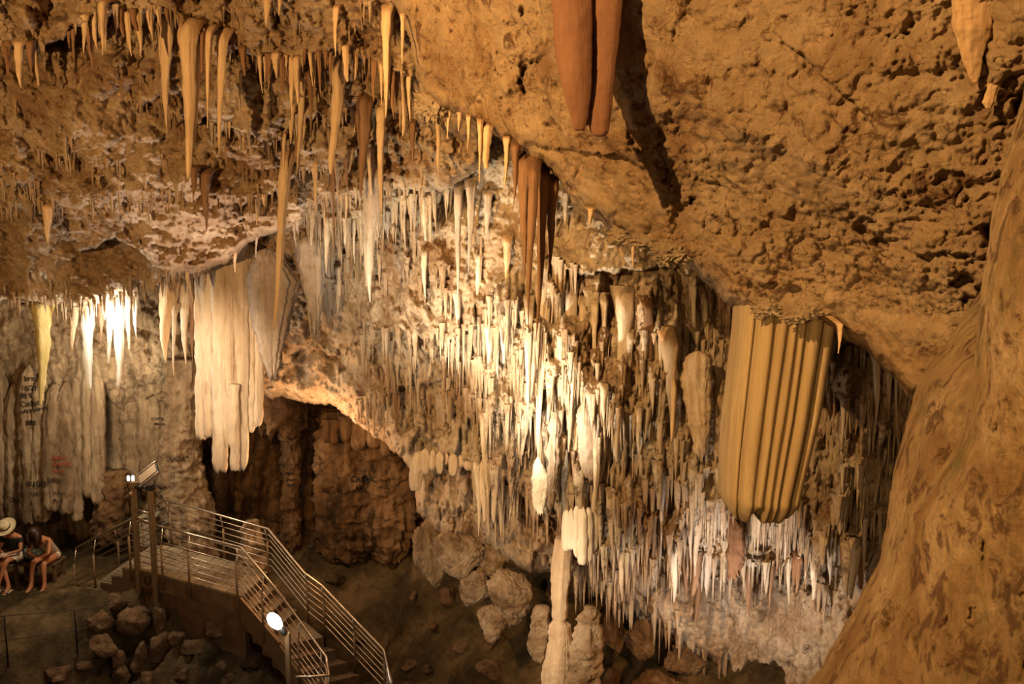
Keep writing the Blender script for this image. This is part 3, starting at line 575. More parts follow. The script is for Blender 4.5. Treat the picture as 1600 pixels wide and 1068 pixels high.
# ---------------------------------------------------------------- stalactites
def stal_mesh(L, r, blunt=0.0, nseg=12, nl=20, lean=(0, 0), seed=0.0, flare=1.45, back=0.07):
    rnd = random.Random(seed); V = []; a1 = rnd.uniform(0, 6); k = rnd.choice((3, 4, 5))
    for i in range(nl + 1):
        s = i / nl
        rr = r * ((1 - s) ** 0.8 * (1 - blunt) + blunt * (1 - 0.25 * s))
        rr *= 1 + (flare - 1) * math.exp(-s * 9) + 0.08 * math.sin(s * 17 + a1) + 0.05 * math.sin(s * 37 + a1 * 3) + rnd.uniform(-.05, .05)
        if blunt and i == nl: rr *= 0.82
        rr = max(rr, 0.004); cx = lean[0] * s + r * 0.25 * math.sin(s * 5 + a1) * s; cy = lean[1] * s + (back + r) * max(0.0, 1 - s / 0.14) ** 1.5
        for j in range(nseg):
            t = 2 * math.pi * j / nseg; q = rr * (1 + 0.16 * math.cos(k * t + a1 + s * 0.8) + 0.07 * math.cos((k + 4) * t - a1))
            V.append((cx + q * math.cos(t), cy + q * math.sin(t), -L * s))
    n = nseg; Fc = [(i * n + j, (i + 1) * n + j, (i + 1) * n + (j + 1) % n, i * n + (j + 1) % n) for i in range(nl) for j in range(n)]
    Fc += [tuple(range(n)), tuple(range(nl * n, nl * n + n))[::-1]]
    me = bpy.data.meshes.new('stalactite'); me.from_pydata(V, [], Fc); me.update(); return me
def depth_at(px, py):
    best = None
    for r_ in (slab, ceil, mid, left):
        if r_.ok(px, py):
            d = r_.at(px, py); best = d if best is None else min(best, d)
    return best if best else 13.0
def hang(px, py, w, tx, ty, mat, label, blunt=0.0, group=None, t=None, up=6, fore=0.0):
    t = t or depth_at(px, py) - fore
    top = P(px, py - up, t); r = w / 2 / F * t
    bot = PY(tx, ty, top.y); L = top.z - bot.z
    me = stal_mesh(L, r, blunt, 14, 26, (bot.x - top.x, 0), px * 7 + py, back=fore * 0.6 + 0.04)
    o = link('stalactite', me, mat); o.location = top
    return tag(o, label, 'stalactite', group)
HERO = [
 (132, 22, 12, 132, 82, 'st_tan', 0, 'short tan stalactite at the top left, left of a paired one'),
 (160, 0, 14, 159, 86, 'st_tan', 0, 'slender tan stalactite reaching the top edge, second of the upper left pair'),
 (262, 20, 23, 259, 208, 'st_tan', 0, 'long tan stalactite with a wide root, upper left'),
 (250, 20, 9, 251, 112, 'st_tan', 0, 'thin spike against the left side of the wide-rooted stalactite'),
 (292, 31, 25, 297, 279, 'st_tan', 0.28, 'long broken-tipped stalactite, lowest of the upper left cluster'),
 (308, 37, 14, 305, 232, 'st_tan', 0, 'slim stalactite pressed against the broken-tipped one on its right'),
 (327, 40, 10, 323, 200, 'st_tan', 0, 'thin stalactite between the broken-tipped one and the straight one'),
 (348, 46, 16, 343, 245, 'st_tan', 0, 'straight tan stalactite at the right end of the upper left cluster'),
 (321, 268, 17, 321, 362, 'st_brown', 0, 'dark brown stalactite below the upper left cluster'),
 (302, 262, 12, 303, 312, 'st_brown', 0, 'small dark brown stub left of the dark brown stalactite'),
 (375, 112, 7, 375, 182, 'st_tan', 0, 'thin stalactite alone right of the upper left cluster'),
 (74, 322, 17, 76, 383, 'st_tan', 0, 'short wide stalactite on the left ridge'),
 (417, 0, 14, 417, 42, 'st_tan', 0, 'short stalactite at the top edge above the crusted ledge'),
 (437, 0, 7, 437, 24, 'st_tan', 0, 'very small spike at the top edge right of the short one'),
 (606, 8, 17, 602, 184, 'st_tan', 0.06, 'bright tan stalactite left of the slab, top centre'),
 (629, 20, 7, 629, 100, 'st_tan', 0.2, 'thin stub between the bright tan stalactite and the slab'),
 (526, 8, 11, 523, 88, 'st_tan', 0, 'slim stalactite on the upper ledge above the leaning one'),
 (531, 93, 22, 519, 272, 'st_tan', 0.28, 'leaning tan stalactite with a blunt tip, upper centre left'),
 (456, 93, 15, 457, 218, 'st_tan', 0, 'left one of three stalactites under the crusted ledge'),
 (473, 93, 13, 465, 273, 'st_tan', 0, 'longest of the three stalactites under the crusted ledge'),
 (484, 110, 11, 486, 214, 'st_brown', 0, 'brown right one of three stalactites under the crusted ledge'),
 (420, 84, 12, 420, 134, 'st_brown', 0, 'short brown stalactite under the left end of the crusted ledge'),
 (447, 240, 17, 428, 515, 'st_tan', 0.3, 'very long smooth ochre stalactite with a flat tip, left of centre'),
 (570, 150, 22, 566, 300, 'st_brown', 0.1, 'thick brown ribbed stalactite left of the greyish forked one'),
 (583, 262, 32, 577, 472, 'st_grey', 0, 'large greyish pointed stalactite above the bright hollow'),
 (596, 160, 15, 594, 352, 'st_tan', 0, 'tan stalactite running down in front of the greyish one'),
 (645, 190, 10, 644, 262, 'st_brown', 0, 'brown stalactite in the shade under the slab edge'),
 (626, 158, 7, 625, 206, 'st_tan', 0, 'small tan spike below the bright tan stalactite'),
 (686, 190, 10, 685, 276, 'st_tan', 0, 'slim tan stalactite first along the slanting slab edge'),
 (702, 172, 7, 699, 216, 'st_tan', 0, 'short bright spike on the slab edge left of the pair'),
 (718, 178, 8, 717, 205, 'st_tan', 0, 'stubby spike on the slab edge'),
 (733, 182, 8, 731, 234, 'st_tan', 0, 'bright slim stalactite on the slab edge left of the blunt one'),
 (750, 188, 8, 750, 285, 'st_tan', 0, 'long thin bright stalactite touching the blunt bright one'),
 (762, 196, 15, 760, 264, 'st_tan', 0.55, 'short blunt bright stalactite on the slab edge'),
 (793, 214, 11, 789, 293, 'st_tan', 0, 'tan stalactite on the slab edge right of the blunt bright one'),
 (806, 222, 14, 803, 320, 'st_brown', 0, 'dark stalactite behind the slab edge before the red-brown group'),
 (820, 238, 21, 817, 440, 'st_brown', 0, 'left red-brown stalactite of the long group under the slab edge'),
 (835, 248, 18, 825, 512, 'st_brown', 0, 'second red-brown stalactite of the long group under the slab edge'),
 (849, 256, 19, 839, 533, 'st_brown', 0, 'longest red-brown stalactite of the group under the slab edge'),
 (863, 276, 21, 858, 426, 'st_brown', 0, 'right and shortest red-brown stalactite of the group under the slab edge'),
 (924, 328, 12, 922, 356, 'st_tan', 0, 'stubby ochre drip on the slab edge right of the red-brown group'),
 (989, 378, 6, 989, 417, 'st_tan', 0.2, 'tiny ochre drip below the lowest lip of the slab'),
 (677, 312, 9, 672, 410, 'st_tan', 0, 'slim tan stalactite hanging in the hollow of the centre wall'),
 (630, 340, 7, 629, 422, 'st_brown', 0, 'reddish thin stalactite in the centre hollow, left of a shorter twin'),
 (638, 340, 6, 636, 402, 'st_brown', 0, 'reddish short twin right of the reddish thin stalactite'),
 (717, 285, 13, 714, 478, 'st_grey', 0, 'grey needle stalactite hanging down to the bright patch'),
 (735, 280, 15, 734, 424, 'st_grey', 0, 'broad grey stalactite right of the grey needle'),
 (762, 300, 14, 762, 380, 'st_grey', 0, 'grey ribbed stalactite behind the slab edge drips'),
 (792, 372, 14, 793, 454, 'st_tan', 0, 'short thick tan stalactite left of the red-brown tips'),
 (748, 395, 11, 747, 497, 'st_pale', 0, 'pale stalactite beside the brightest patch of the wall'),
 (540, 340, 10, 540, 388, 'st_pale', 0, 'small pale stalactite above the dark hollow, centre left'),
 (512, 392, 15, 513, 455, 'st_grey', 0, 'small grey stalactite left of the tube-shaped one'),
 (529, 418, 10, 529, 463, 'st_pale', 0.6, 'small tube-shaped pale stalactite with flat end'),
 (65, 466, 28, 67, 634, 'st_yellow', 0.05, 'yellow stained stalactite before the lettered flowstone'),
 (116, 470, 15, 114, 545, 'st_tan', 0.15, 'short brownish stalactite between yellow and brilliant white ones'),
 (138, 466, 21, 138, 610, 'st_white', 0.25, 'left one of two brilliantly lit white stalactites'),
 (187, 458, 22, 184, 606, 'st_white', 0.22, 'right one of two brilliantly lit white stalactites'),
 (157, 466, 11, 159, 538, 'st_brown', 0, 'brown stalactite between the two brilliantly lit ones, left'),
 (171, 464, 12, 170, 570, 'st_pale', 0.3, 'pale stalactite between the two brilliantly lit ones, right'),
 (200, 458, 12, 201, 548, 'st_pale', 0.3, 'pale blunt stalactite directly right of the two brilliant ones'),
 (212, 452, 13, 212, 530, 'st_pale', 0, 'pale pointed stalactite right of the brilliant ones, under the ledge'),
 (268, 434, 34, 257, 566, 'st_tan', 0.03, 'wide tan stalactite left of the hanging flowstone mass'),
 (290, 436, 21, 289, 570, 'st_pale', 0, 'pale ribbed stalactite between the wide tan one and the flowstone mass'),
 (302, 440, 13, 300, 566, 'st_brown', 0, 'reddish stalactite touching the left side of the flowstone mass'),
 (273, 480, 9, 271, 586, 'st_pale', 0, 'thin pale stalactite behind the wide tan one'),
 (851, 440, 22, 841, 727, 'st_pale', 0, 'very long pale stalactite on the brightest part of the wall'),
 (827, 470, 11, 826, 662, 'st_pale', 0, 'long thin pale stalactite left of the very long pale one'),
 (893, 445, 19, 891, 704, 'st_grey', 0.85, 'tall grey blunt column-like stalactite, centre'),
 (976, 455, 27, 964, 678, 'st_pale', 0, 'long tapering cream stalactite between grey column and curtain'),
 (912, 470, 13, 912, 597, 'st_pale', 0, 'cream stalactite right of the tall grey blunt one'),
 (930, 470, 11, 929, 584, 'st_pale', 0.15, 'cream stalactite third from the tall grey blunt one'),
 (944, 465, 10, 943, 566, 'st_pale', 0, 'slim cream stalactite left of the long tapering one'),
 (1047, 520, 27, 1049, 692, 'st_tan', 0.05, 'large smooth tan stalactite left of the pleated curtain'),
 (1012, 470, 15, 1020, 604, 'st_brown', 0, 'brown stalactite left of the large smooth tan one'),
 (1100, 455, 10, 1109, 612, 'st_pale', 0, 'long thin stalactite just left of the pleated curtain'),
 (1084, 440, 10, 1084, 560, 'st_pale', 0, 'pale stalactite under the dark lip of the slab'),
 (1371, 560, 13, 1369, 666, 'st_grey', 0.1, 'greyish leaf-shaped stalactite in the right gap, left of two'),
 (1389, 575, 12, 1390, 656, 'st_grey', 0, 'short greyish stalactite in the right gap, middle'),
 (1401, 580, 7, 1400, 674, 'st_grey', 0, 'thin greyish stalactite in the right gap beside the near rock'),
 (1313, 505, 10, 1311, 552, 'st_tan', 0, 'bright ochre drip right of the pleated curtain'),
 (1093, 905, 13, 1088, 980, 'st_brown', 0.1, 'brown blade-like stalactite over the lower right hollow'),
]
for (px, py, w, tx, ty, mt, bl, lab) in HERO:
    t = None
    if 0 <= px < 330 and py > 430: t = 15.2 + (px % 7) * 0.05
    if 1360 < px < 1410: py, t = 548, 10.2
    hang(px, py, w, tx, ty, mt, lab, bl, t=t, fore=0.3 if px > 800 else 0.15)

# smaller stalactites: individuals on ledges, told apart only by the fringe they belong to
ZONES = [
 ('upper_left', (0, 445, 0, 110), 26, 'ceil', (30, 95), (7, 17), ['st_tan', 'st_tan', 'st_brown'], 'small stalactites of the upper left ledge'),
 ('upper_mid', (445, 650, 0, 260), 30, 'ceil', (30, 110), (6, 14), ['st_tan', 'st_brown', 'st_tan'], 'small stalactites left of the slab'),
 ('ceil_mid', (180, 600, 110, 330), 20, 'ceil', (15, 60), (4, 10), ['st_tan', 'st_tan', 'st_grey'], 'little stalactites of the middle ceiling'),
 ('under', (260, 480, 340, 440), 10, 'ceil', (15, 50), (5, 10), ['st_grey', 'st_tan'], 'little stalactites of the lower ceiling lip'),
 ('hollow', (480, 880, 300, 460), 26, 'mid', (30, 100), (6, 14), ['st_grey', 'st_pale', 'st_grey', 'cream'], 'small stalactites of the centre hollow'),
 ('bright', (740, 900, 450, 760), 26, 'mid', (50, 160), (8, 18), ['st_pale', 'cream', 'st_pale'], 'cream stalactites of the bright wall'),
 ('cream', (900, 1140, 430, 780), 36, 'mid', (50, 160), (8, 20), ['st_pale', 'cream', 'st_grey', 'cream'], 'cream stalactites left of the curtain'),
 ('low', (930, 1380, 780, 910), 30, 'mid', (35, 100), (8, 19), ['st_pale', 'cream', 'st_grey', 'st_brown'], 'drips of the lower right fringe'),
 ('gap', (1275, 1400, 540, 790), 12, 'mid', (30, 80), (6, 12), ['st_grey', 'cream'], 'drips in the right gap'),
]
ANCH = [(262, 100, 'wide-rooted tan stalactite'), (297, 200, 'long broken-tipped stalactite'), (345, 150, 'straight stalactite right of the upper left cluster'), (146, 50, 'slender pair at the upper left'), (321, 320, 'dark brown stalactite'), (75, 350, 'short stalactite on the left ridge'),
 (417, 20, 'short stalactite at the top edge'), (604, 100, 'bright stalactite beside the slab'), (524, 200, 'blunt leaning stalactite'), (464, 170, 'three stalactites under the crusted ledge'), (437, 380, 'very long flat-tipped ochre stalactite'), (577, 380, 'large greyish pointed stalactite'),
 (762, 230, 'blunt bright stub on the slab edge'), (838, 430, 'red-brown stalactite group'), (672, 370, 'slim tan stalactite in the centre hollow'), (715, 400, 'grey needle stalactite'), (748, 450, 'pale stalactite by the brightest patch'), (845, 600, 'very long pale stalactite'),
 (892, 580, 'tall grey blunt stalactite'), (968, 580, 'long tapering cream stalactite'), (1048, 600, 'large smooth tan stalactite'), (924, 690, 'grey draped flowstone knob'), (1195, 650, 'pleated stone curtain'), (1385, 620, 'leaf-shaped stalactites of the right gap'), (905, 840, 'white hanging flowstone'),
 (1148, 865, 'brown blunt dripstone under the curtain'), (844, 765, 'short white blunt column'), (350, 560, 'big hanging flowstone mass'), (1088, 940, 'blade-like stalactite over the hollow'), (1090, 640, 'bristling drip cluster')]
SHADE = {'st_tan': 'tan', 'st_brown': 'brown', 'st_grey': 'greyish', 'st_pale': 'pale', 'cream': 'mottled cream'}
ORD = ['nearest', 'second', 'third', 'fourth', 'fifth', 'sixth', 'seventh', 'eighth', 'ninth', 'tenth', 'eleventh', 'twelfth', 'thirteenth', 'fourteenth', 'fifteenth', 'sixteenth']
SMALLS = []
RM = {'ceil': ceil, 'mid': mid}
def spots(zone, n, rel, need=0.10, tries=40):
    x0, x1, y0, y1 = zone; out = []; cand = []
    for _ in range(n * tries):
        x = random.uniform(x0, x1); y = random.uniform(y0, y1)
        if not rel.ok(x, y): continue
        g = (rel.at(x, y + 8) if rel.ok(x, y + 8) else rel.at(x, y) + 0.6) - rel.at(x, y)
        if g > need: cand.append((g * random.random(), x, y))
    cand.sort(reverse=True)
    for g, x, y in cand:
        if all(abs(x - a) > 5 or abs(y - b) > 22 for a, b in out): out.append((x, y))
        if len(out) >= n: break
    return out
for zn, box, n, rl, lr, wr, mats, grp in ZONES:
    for x, y in spots(box, n, RM[rl]):
        w = random.uniform(*wr); L = random.uniform(*lr) * (0.5 + 0.5 * w / wr[1]); rel = RM[rl]
        t = rel.at(x, y) - 0.02
        top = P(x, y - 6, t); bot = PY(x, y + L, top.y)
        me = stal_mesh(top.z - bot.z, w / 2 / F * t, random.choice((0, 0.05, 0.1, 0.35)), 11, 18, (random.uniform(-.03, .03), 0), x * 3.3 + y, 1.2)
        mt = random.choice(mats); o = link('stalactite', me, mt); o.location = top
        tag(o, None, 'stalactite', grp); SMALLS.append((x, y + L / 2, L, SHADE[mt], o))
byk = {}
for x, y, L, shade, o in SMALLS:
    k = min(range(len(ANCH)), key=lambda q: (ANCH[q][0] - x) ** 2 + (ANCH[q][1] - y) ** 2); ax_, ay_, an = ANCH[k]
    dx, dy = x - ax_, y - ay_
    way = ('right of' if dx > 0 else 'left of') if abs(dx) > abs(dy) * 0.6 else ('below' if dy > 0 else 'above')
    size = 'tiny' if L < 30 else 'small' if L < 60 else 'slim' if L < 95 else 'long'
    byk.setdefault((k, way, shade, size), []).append((math.hypot(dx, dy), o))
for (k, way, shade, size), l in byk.items():
    l.sort(key=lambda q: q[0])
    for q, (d, o) in enumerate(l):
        o['label'] = f"{ORD[q] + ' ' if len(l) > 1 else ''}{size} {shade} stalactite {way} the {ANCH[k][2]}"

# countless finer drips: joined
def fringe(name, label, areas, rel, mat, lr, wr, parent):
    V = []; Fc = []
    for box, n, need in areas:
        for x, y in [(a, b) for a, b in spots2(box, n, rel, need)]:
            t = rel.at(x, y) - 0.01; top = P(x, y - 4, t); w = random.uniform(*wr); L = random.uniform(*lr)
            bot = PY(x, y + L, top.y); h = top.z - bot.z; r = w / 2 / F * t; b0 = len(V); ns = 6
            for s, q in ((0, 1.3), (0.25, 0.9), (0.65, 0.55), (1, 0.08)):
                for j in range(ns):
                    a = 2 * math.pi * j / ns + x; V.append((top.x + r * q * math.cos(a), top.y + r * q * math.sin(a), top.z - h * s))
            Fc += [(b0 + i * ns + j, b0 + (i + 1) * ns + j, b0 + (i + 1) * ns + (j + 1) % ns, b0 + i * ns + (j + 1) % ns) for i in range(3) for j in range(ns)]
    me = bpy.data.meshes.new(name); me.from_pydata(V, [], Fc); me.update()
    o = link(name, me, mat); return tag(o, label, 'dripstone', kind='stuff')
def spots2(box, n, rel, need):
    x0, x1, y0, y1 = box; out = []; k = 0
    while len(out) < n and k < n * 30:
        k += 1; x = random.uniform(x0, x1); y = random.uniform(y0, y1)
        if rel.ok(x, y) and (rel.at(x, y + 6) - rel.at(x, y)) > need: out.append((x, y))
    return out
fringe('drip_fringe', 'countless fine cream drips covering the centre wall', [((740, 1150, 430, 800), 850, 0.08), ((900, 1400, 760, 900), 420, 0.08), ((1250, 1420, 540, 800), 160, 0.08), ((480, 900, 290, 470), 260, 0.10), ((560, 760, 500, 640), 120, 0.08), ((900, 1330, 900, 1060), 60, 0.10)], mid, 'cream', (14, 70), (3.5, 10), None)
fringe('drip_fringe', 'countless fine tan drips on the ledges of the ceiling', [((0, 660, 0, 330), 420, 0.14), ((0, 480, 420, 478), 120, 0.12)], ceil, 'ceil', (8, 36), (2.5, 7), None)

# ---------------------------------------------------------------- boulders
def boulder(loc, size, mat, label, seed, group=None, rot=0.0, tilt=0.0, flatk=0.12, name='boulder', sub=5, rug=0.0):
    bm = bmesh.new(); bmesh.ops.create_icosphere(bm, subdivisions=sub, radius=1.0)
    co = np.array([v.co[:] for v in bm.verts]); rs = np.random.RandomState(seed)
    for _ in range(13):                                                     # planed faces
        d = rs.normal(size=3); d /= np.linalg.norm(d); h = rs.uniform(0.45, 0.8); k = np.maximum(co @ d - h, 0); co -= k[:, None] * d * (1 - flatk)
    nr = co / (np.linalg.norm(co, axis=1, keepdims=True) + 1e-6)
    r = 1 + 0.34 * fbm(co, 4, 1.1, 0.6, seed * 3.1) - 0.20 * fbm(co, 4, 2.6, 0.65, seed, 1)
    if rug: r = r + rug * fbm(co, 4, 3.0, 0.7, seed + 5.0) + rug * 0.7 * np.abs(pn(co * 5.0 + seed))
    co = co * r[:, None] * np.array(size)
    for v, c in zip(bm.verts, co): v.co = c
    me = bpy.data.meshes.new(name); bm.to_mesh(me); bm.free()
    o = link(name, me, mat); o.location = loc; o.rotation_euler = (tilt, rs.uniform(-.2, .2), rot)
    return tag(o, label, 'rock', group)
def gpt(px, py):
    """picture point on the ground"""
    z = 0.0
    for _ in range(12):
        v = PZ(px, py, z); z = 0.6 * z + 0.4 * ground(v.x, v.y)
    return PZ(px, py, z)
BO = [(153, 970, 27, 23, 'boulder', 'rounded boulder with a rusty face left of the rock mound'), (160, 1006, 23, 20, 'boulder', 'angular boulder below the rusty-faced one'),
      (306, 950, 24, 22, 'boulder', 'pyramid-shaped boulder right of the rock mound'), (246, 930, 25, 24, 'boulder', 'topmost rock of the mound under the landing'),
      (250, 968, 13, 34, 'boulder', 'upright slab of rock in the middle of the mound'), (206, 975, 36, 26, 'boulder', 'dark flat rock on the left of the mound'),
      (249, 1012, 19, 32, 'boulder', 'tall pale-topped rock at the front of the mound'), (220, 1024, 20, 36, 'boulder', 'leaning dark rock beside the tall pale-topped one'),
      (273, 996, 15, 16, 'boulder', 'small pointed rock right of the tall pale-topped one'), (88, 1052, 30, 14, 'boulder', 'reddish rock at the bottom edge, left'),
      (235, 1058, 22, 14, 'boulder', 'dark rock at the bottom edge below the mound'), (190, 1055, 18, 16, 'boulder', 'rough block at the bottom edge left of the dark rock'), (285, 1055, 20, 12, 'boulder', 'low brown rock at the bottom edge right of the mound'),
      (335, 985, 26, 18, 'boulder', 'dark rounded rock under the landing right of the pyramid-shaped one'), (300, 1012, 24, 18, 'boulder', 'olive brown rock right of the small pointed one'), (385, 1030, 28, 18, 'boulder', 'low dark rock left of the lamp post'),
      (180, 938, 18, 12, 'boulder', 'small rock tucked under the first steps'), (272, 925, 16, 14, 'boulder', 'rock leaning on the topmost rock of the mound'), (130, 1040, 16, 9, 'boulder', 'flat stone on the floor right of the wire fence post'),
      (340, 1045, 18, 12, 'boulder', 'rough stone between the mound and the lamp post'), (185, 1030, 16, 14, 'boulder', 'brown rock left of the leaning dark one'),
      (355, 1062, 22, 14, 'boulder', 'low rock at the bottom edge before the lamp post'),
      (560, 1000, 12, 8, 'boulder', 'small reddish stone seen through the lower railing'), (520, 905, 22, 8, 'floor', 'low dark stone on the brown path'),
      (646, 930, 7, 9, 'boulder', 'tiny pointed stone on the slope right of the path'), (677, 980, 8, 6, 'boulder', 'small reddish stone on the slope'), (720, 1010, 18, 12, 'boulder', 'low wet rock on the slope, lower centre'),
      (640, 1040, 14, 10, 'boulder', 'small dark rock right of the lower railing'), (668, 1045, 12, 10, 'boulder', 'small reddish rock near the bottom edge, centre'),
      (765, 1000, 14, 16, 'boulder', 'wet upright stone below the knobbly rocks'), (770, 1050, 30, 18, 'boulder', 'grey wet boulder at the bottom edge, centre'),
      (700, 930, 20, 20, 'boulder', 'low cone of rock beneath the pale knobbly rocks')]
for i, (px, py, rx, rz, mt, lab) in enumerate(BO):
    v = gpt(px, py + rz * 0.7); t = proj(v)[2]; k = t / F
    boulder((v.x, v.y + rx * k * 0.3, v.z + rz * k * 0.55), (rx * k, rx * k * 0.9, rz * k), mt, lab, i + 3, rot=i * 0.7, sub=4)
for i, (px, py, t, rx, rz, tl, lab) in enumerate([(718, 866, 14.6, 42, 46, 0.2, 'large pale knobbly rock, upper left of the knobbly group'), (762, 876, 14.9, 42, 44, 0.1, 'pale knobbly rock behind and right of the large one'),
        (744, 918, 14.4, 26, 34, 0, 'pale knobbly rock hanging below the large one'), (796, 928, 13.9, 34, 60, 0.35, 'tall slanting pale knobbly rock right of the group'), (768, 968, 14.0, 26, 30, 0, 'dark-topped knobbly rock at the foot of the slanting one'),
        (676, 868, 15.8, 32, 54, 0.1, 'brown ribbed rock left of the pale knobbly group')]):
    k = t / F; c = P(px, py, t)
    o = boulder(c, (rx * k, rx * k * 0.9, rz * k), 'knobby' if 'brown' not in lab else 'flow', lab, 40 + i, sub=6, flatk=0.5); o.rotation_euler = (0, tl if 'slanting' in lab else 0.0, i * 1.3)
for i, (px, py, rx, rz, lab) in enumerate([(1052, 392, 17, 14, 'bright ochre crust lump at the tip of the slab lip, centre right'), (1012, 376, 16, 9, 'flat bright ochre crust between two lumps of the slab lip'), (972, 366, 14, 12, 'bright ochre crust lump left along the slab lip'),
        (1198, 478, 13, 12, 'bright crust lump on the slab lip above the pleated curtain, left'), (1252, 488, 18, 10, 'bright crust lump on the slab lip above the pleated curtain, right'), (672, 160, 13, 20, 'bright crumbly crust on the upper left edge of the slab')]):
    t = slab.at(px, py - 8) + 0.03; k = t / F * 1.35
    boulder(P(px, py, t), (rx * k * 1.15, rx * k * 0.7, rz * k), 'slab_crust', lab, 90 + i, sub=5, flatk=0.7, name='crust_lump', rug=0.9)
# red-brown arch rocks of the lower hollow
for i, (px, py, t, rx, rz, mt, lab) in enumerate([(1000, 1000, 13.6, 26, 42, 'boulder', 'orange-brown upright rock in the mouth of the lower hollow'), (1075, 1035, 13.4, 42, 28, 'boulder', 'orange-brown arched rock in the lower hollow'),
        (960, 985, 14.2, 26, 50, 'back', 'dark ribbed rock deep in the lower hollow'), (1020, 1085, 13.2, 60, 30, 'boulder', 'low orange-brown rock on the floor of the lower hollow'), (955, 1070, 13.4, 20, 24, 'boulder', 'orange lit stone between stalagmite and hollow')]):
    k = t / F; boulder(P(px, py, t), (rx * k, rx * k * 0.8, rz * k), mt, lab, 60 + i, sub=5)

# ---------------------------------------------------------------- walkway
LZ = 0.85
def V3(v, z): return Vector((v.x, v.y, z))
# plan points of the landing
nA = PZ(209, 889, LZ); nB = PZ(378, 934, LZ)            # near edge
fA = PZ(256, 853, LZ); fB = PZ(420, 896, LZ)            # far edge
walk = empty('stair_landing', (nA + fB) / 2 - Vector((0, 0, 0.9)), 'raised walkway landing paved with stone tiles, brown concrete sides', 'walkway')
MB().slab([nA, nB, fB, fA], 0.0001 + 0.30).build('deck', 'concrete', walk, bevel=0.01)
sk = MB(); 
for a, b in ((nA, nB),):
    nrm = Vector((0, 1, 0)); sk.slab([a + Vector((0, .1, -.3)), b + Vector((0, .1, -.3)), b + Vector((0, .45, -.3)), a + Vector((0, .45, -.3))], 0.9)
sk.build('plinth', 'concrete', walk)
nu, nv = 7, 4
for i in range(nu):
    for j in range(nv):
        off = 0.5 if j % 2 else 0
        u0 = max(0, (i - off) / nu); u1 = min(1, (i + 1 - off) / nu); v0 = j / nv; v1 = (j + 1) / nv
        if i == nu - 1 and off: u1 = 1
        g = 0.0035
        q = lambda u, v: nA.lerp(nB, u).lerp(fA.lerp(fB, u), v) + Vector((0, 0, 0.035))
        a, b, c, d = q(u0 + g, v0 + 2 * g), q(u1 - g, v0 + 2 * g), q(u1 - g, v1 - 2 * g), q(u0 + g, v1 - 2 * g)
        MB().slab([a, b, c, d], 0.034).build('tile', random.choice(['tile', 'tile', 'tile2', 'tread']), walk)
# flights
def flight(name, label, n0, f0, n1, f1, z0, z1, n, mat='tread', skirt=0.5):
    """from edge (n0,f0) at height z0 to edge (n1,f1) at z1"""
    e = empty(name, V3((n0 + f1) / 2, min(z0, z1)), label, 'stairs')
    for i in range(n):
        s0, s1 = i / n, (i + 1) / n
        zt = z0 + (z1 - z0) * ((i + 1) / n if z1 > z0 else i / n) - (0 if z1 > z0 else (z0 - z1) / n)
        a, b = n0.lerp(n1, s0), n0.lerp(n1, s1); c, d = f0.lerp(f1, s1), f0.lerp(f1, s0)
        over = (a - b).normalized() * 0.02
        MB().slab([V3(a + over, zt), V3(b, zt), V3(c, zt), V3(d + over, zt)], 0.035).build('tread', mat, e)
        MB().slab([V3(a, zt - .036), V3(b, zt - .036), V3(c, zt - .036), V3(d, zt - .036)], skirt if z1 < z0 else zt - min(z0, z1) + .1).build('riser', 'concrete', e)
    return e
f1dir = (nA - PZ(125, 944, 0)); f1dir.z = 0; low_n = V3(nA, 0) - f1dir; low_f = V3(fA, 0) - f1dir
flight('stair_flight', 'short flight of five worn steps from the floor up to the landing, left', low_n, low_f, V3(nA, 0), V3(fA, 0), 0, LZ, 5)
# descending flights on the right
mn = PZ(436, 926, 1.2); mf = PZ(476, 895, 1.2); mf2 = PZ(503, 915, 1.2); bn = PZ(510, 1026, 0.5); bf = PZ(600, 1015, 0.4); bf2 = PZ(612, 1068, 0.4)
e2 = flight('stair_flight', 'steps going down from the landing behind the lit bulb', V3(nB, 0), V3(fB, 0), V3(mn, 0), V3(mf, 0), LZ, 0.32, 4, 'tread', 0.4)
w2 = empty('stair_turn', V3(mn, 0), 'small wedge-shaped turn between the two descending flights', 'walkway')
MB().slab([V3(mn, .32), V3(mf2, .32), V3(mf, .32)], 0.2).build('deck', 'concrete', w2)
MB().slab([V3(mn, .325), V3(mf2, .325), V3(mf, .325)], 0.004).build('tile', 'tread', w2)
e3 = flight('stair_flight', 'lower wooden-looking steps going down toward the bottom edge', V3(mn, 0), V3(mf2, 0), V3(bn, 0), V3(bf, 0), 0.32, -0.45, 5, 'wood', 0.3)
w3 = empty('lower_deck', V3(bn, -.6), 'lower walkway deck of brown boards at the bottom edge', 'walkway')
dn = Vector((0.35, -1.9, 0)); 
for i in range(9):
    a = V3(bn, -.45).lerp(V3(bf, -.45), i / 9 + 0.004); b = V3(bn, -.45).lerp(V3(bf, -.45), (i + 1) / 9 - 0.004)
    MB().slab([a, b, b + dn, a + dn], 0.04).build('board', 'wood', w3)
a, b = V3(bn, -.5), V3(bf, -.5); MB().slab([a, b, b + dn, a + dn], 0.15).build('frame', 'concrete', w3)

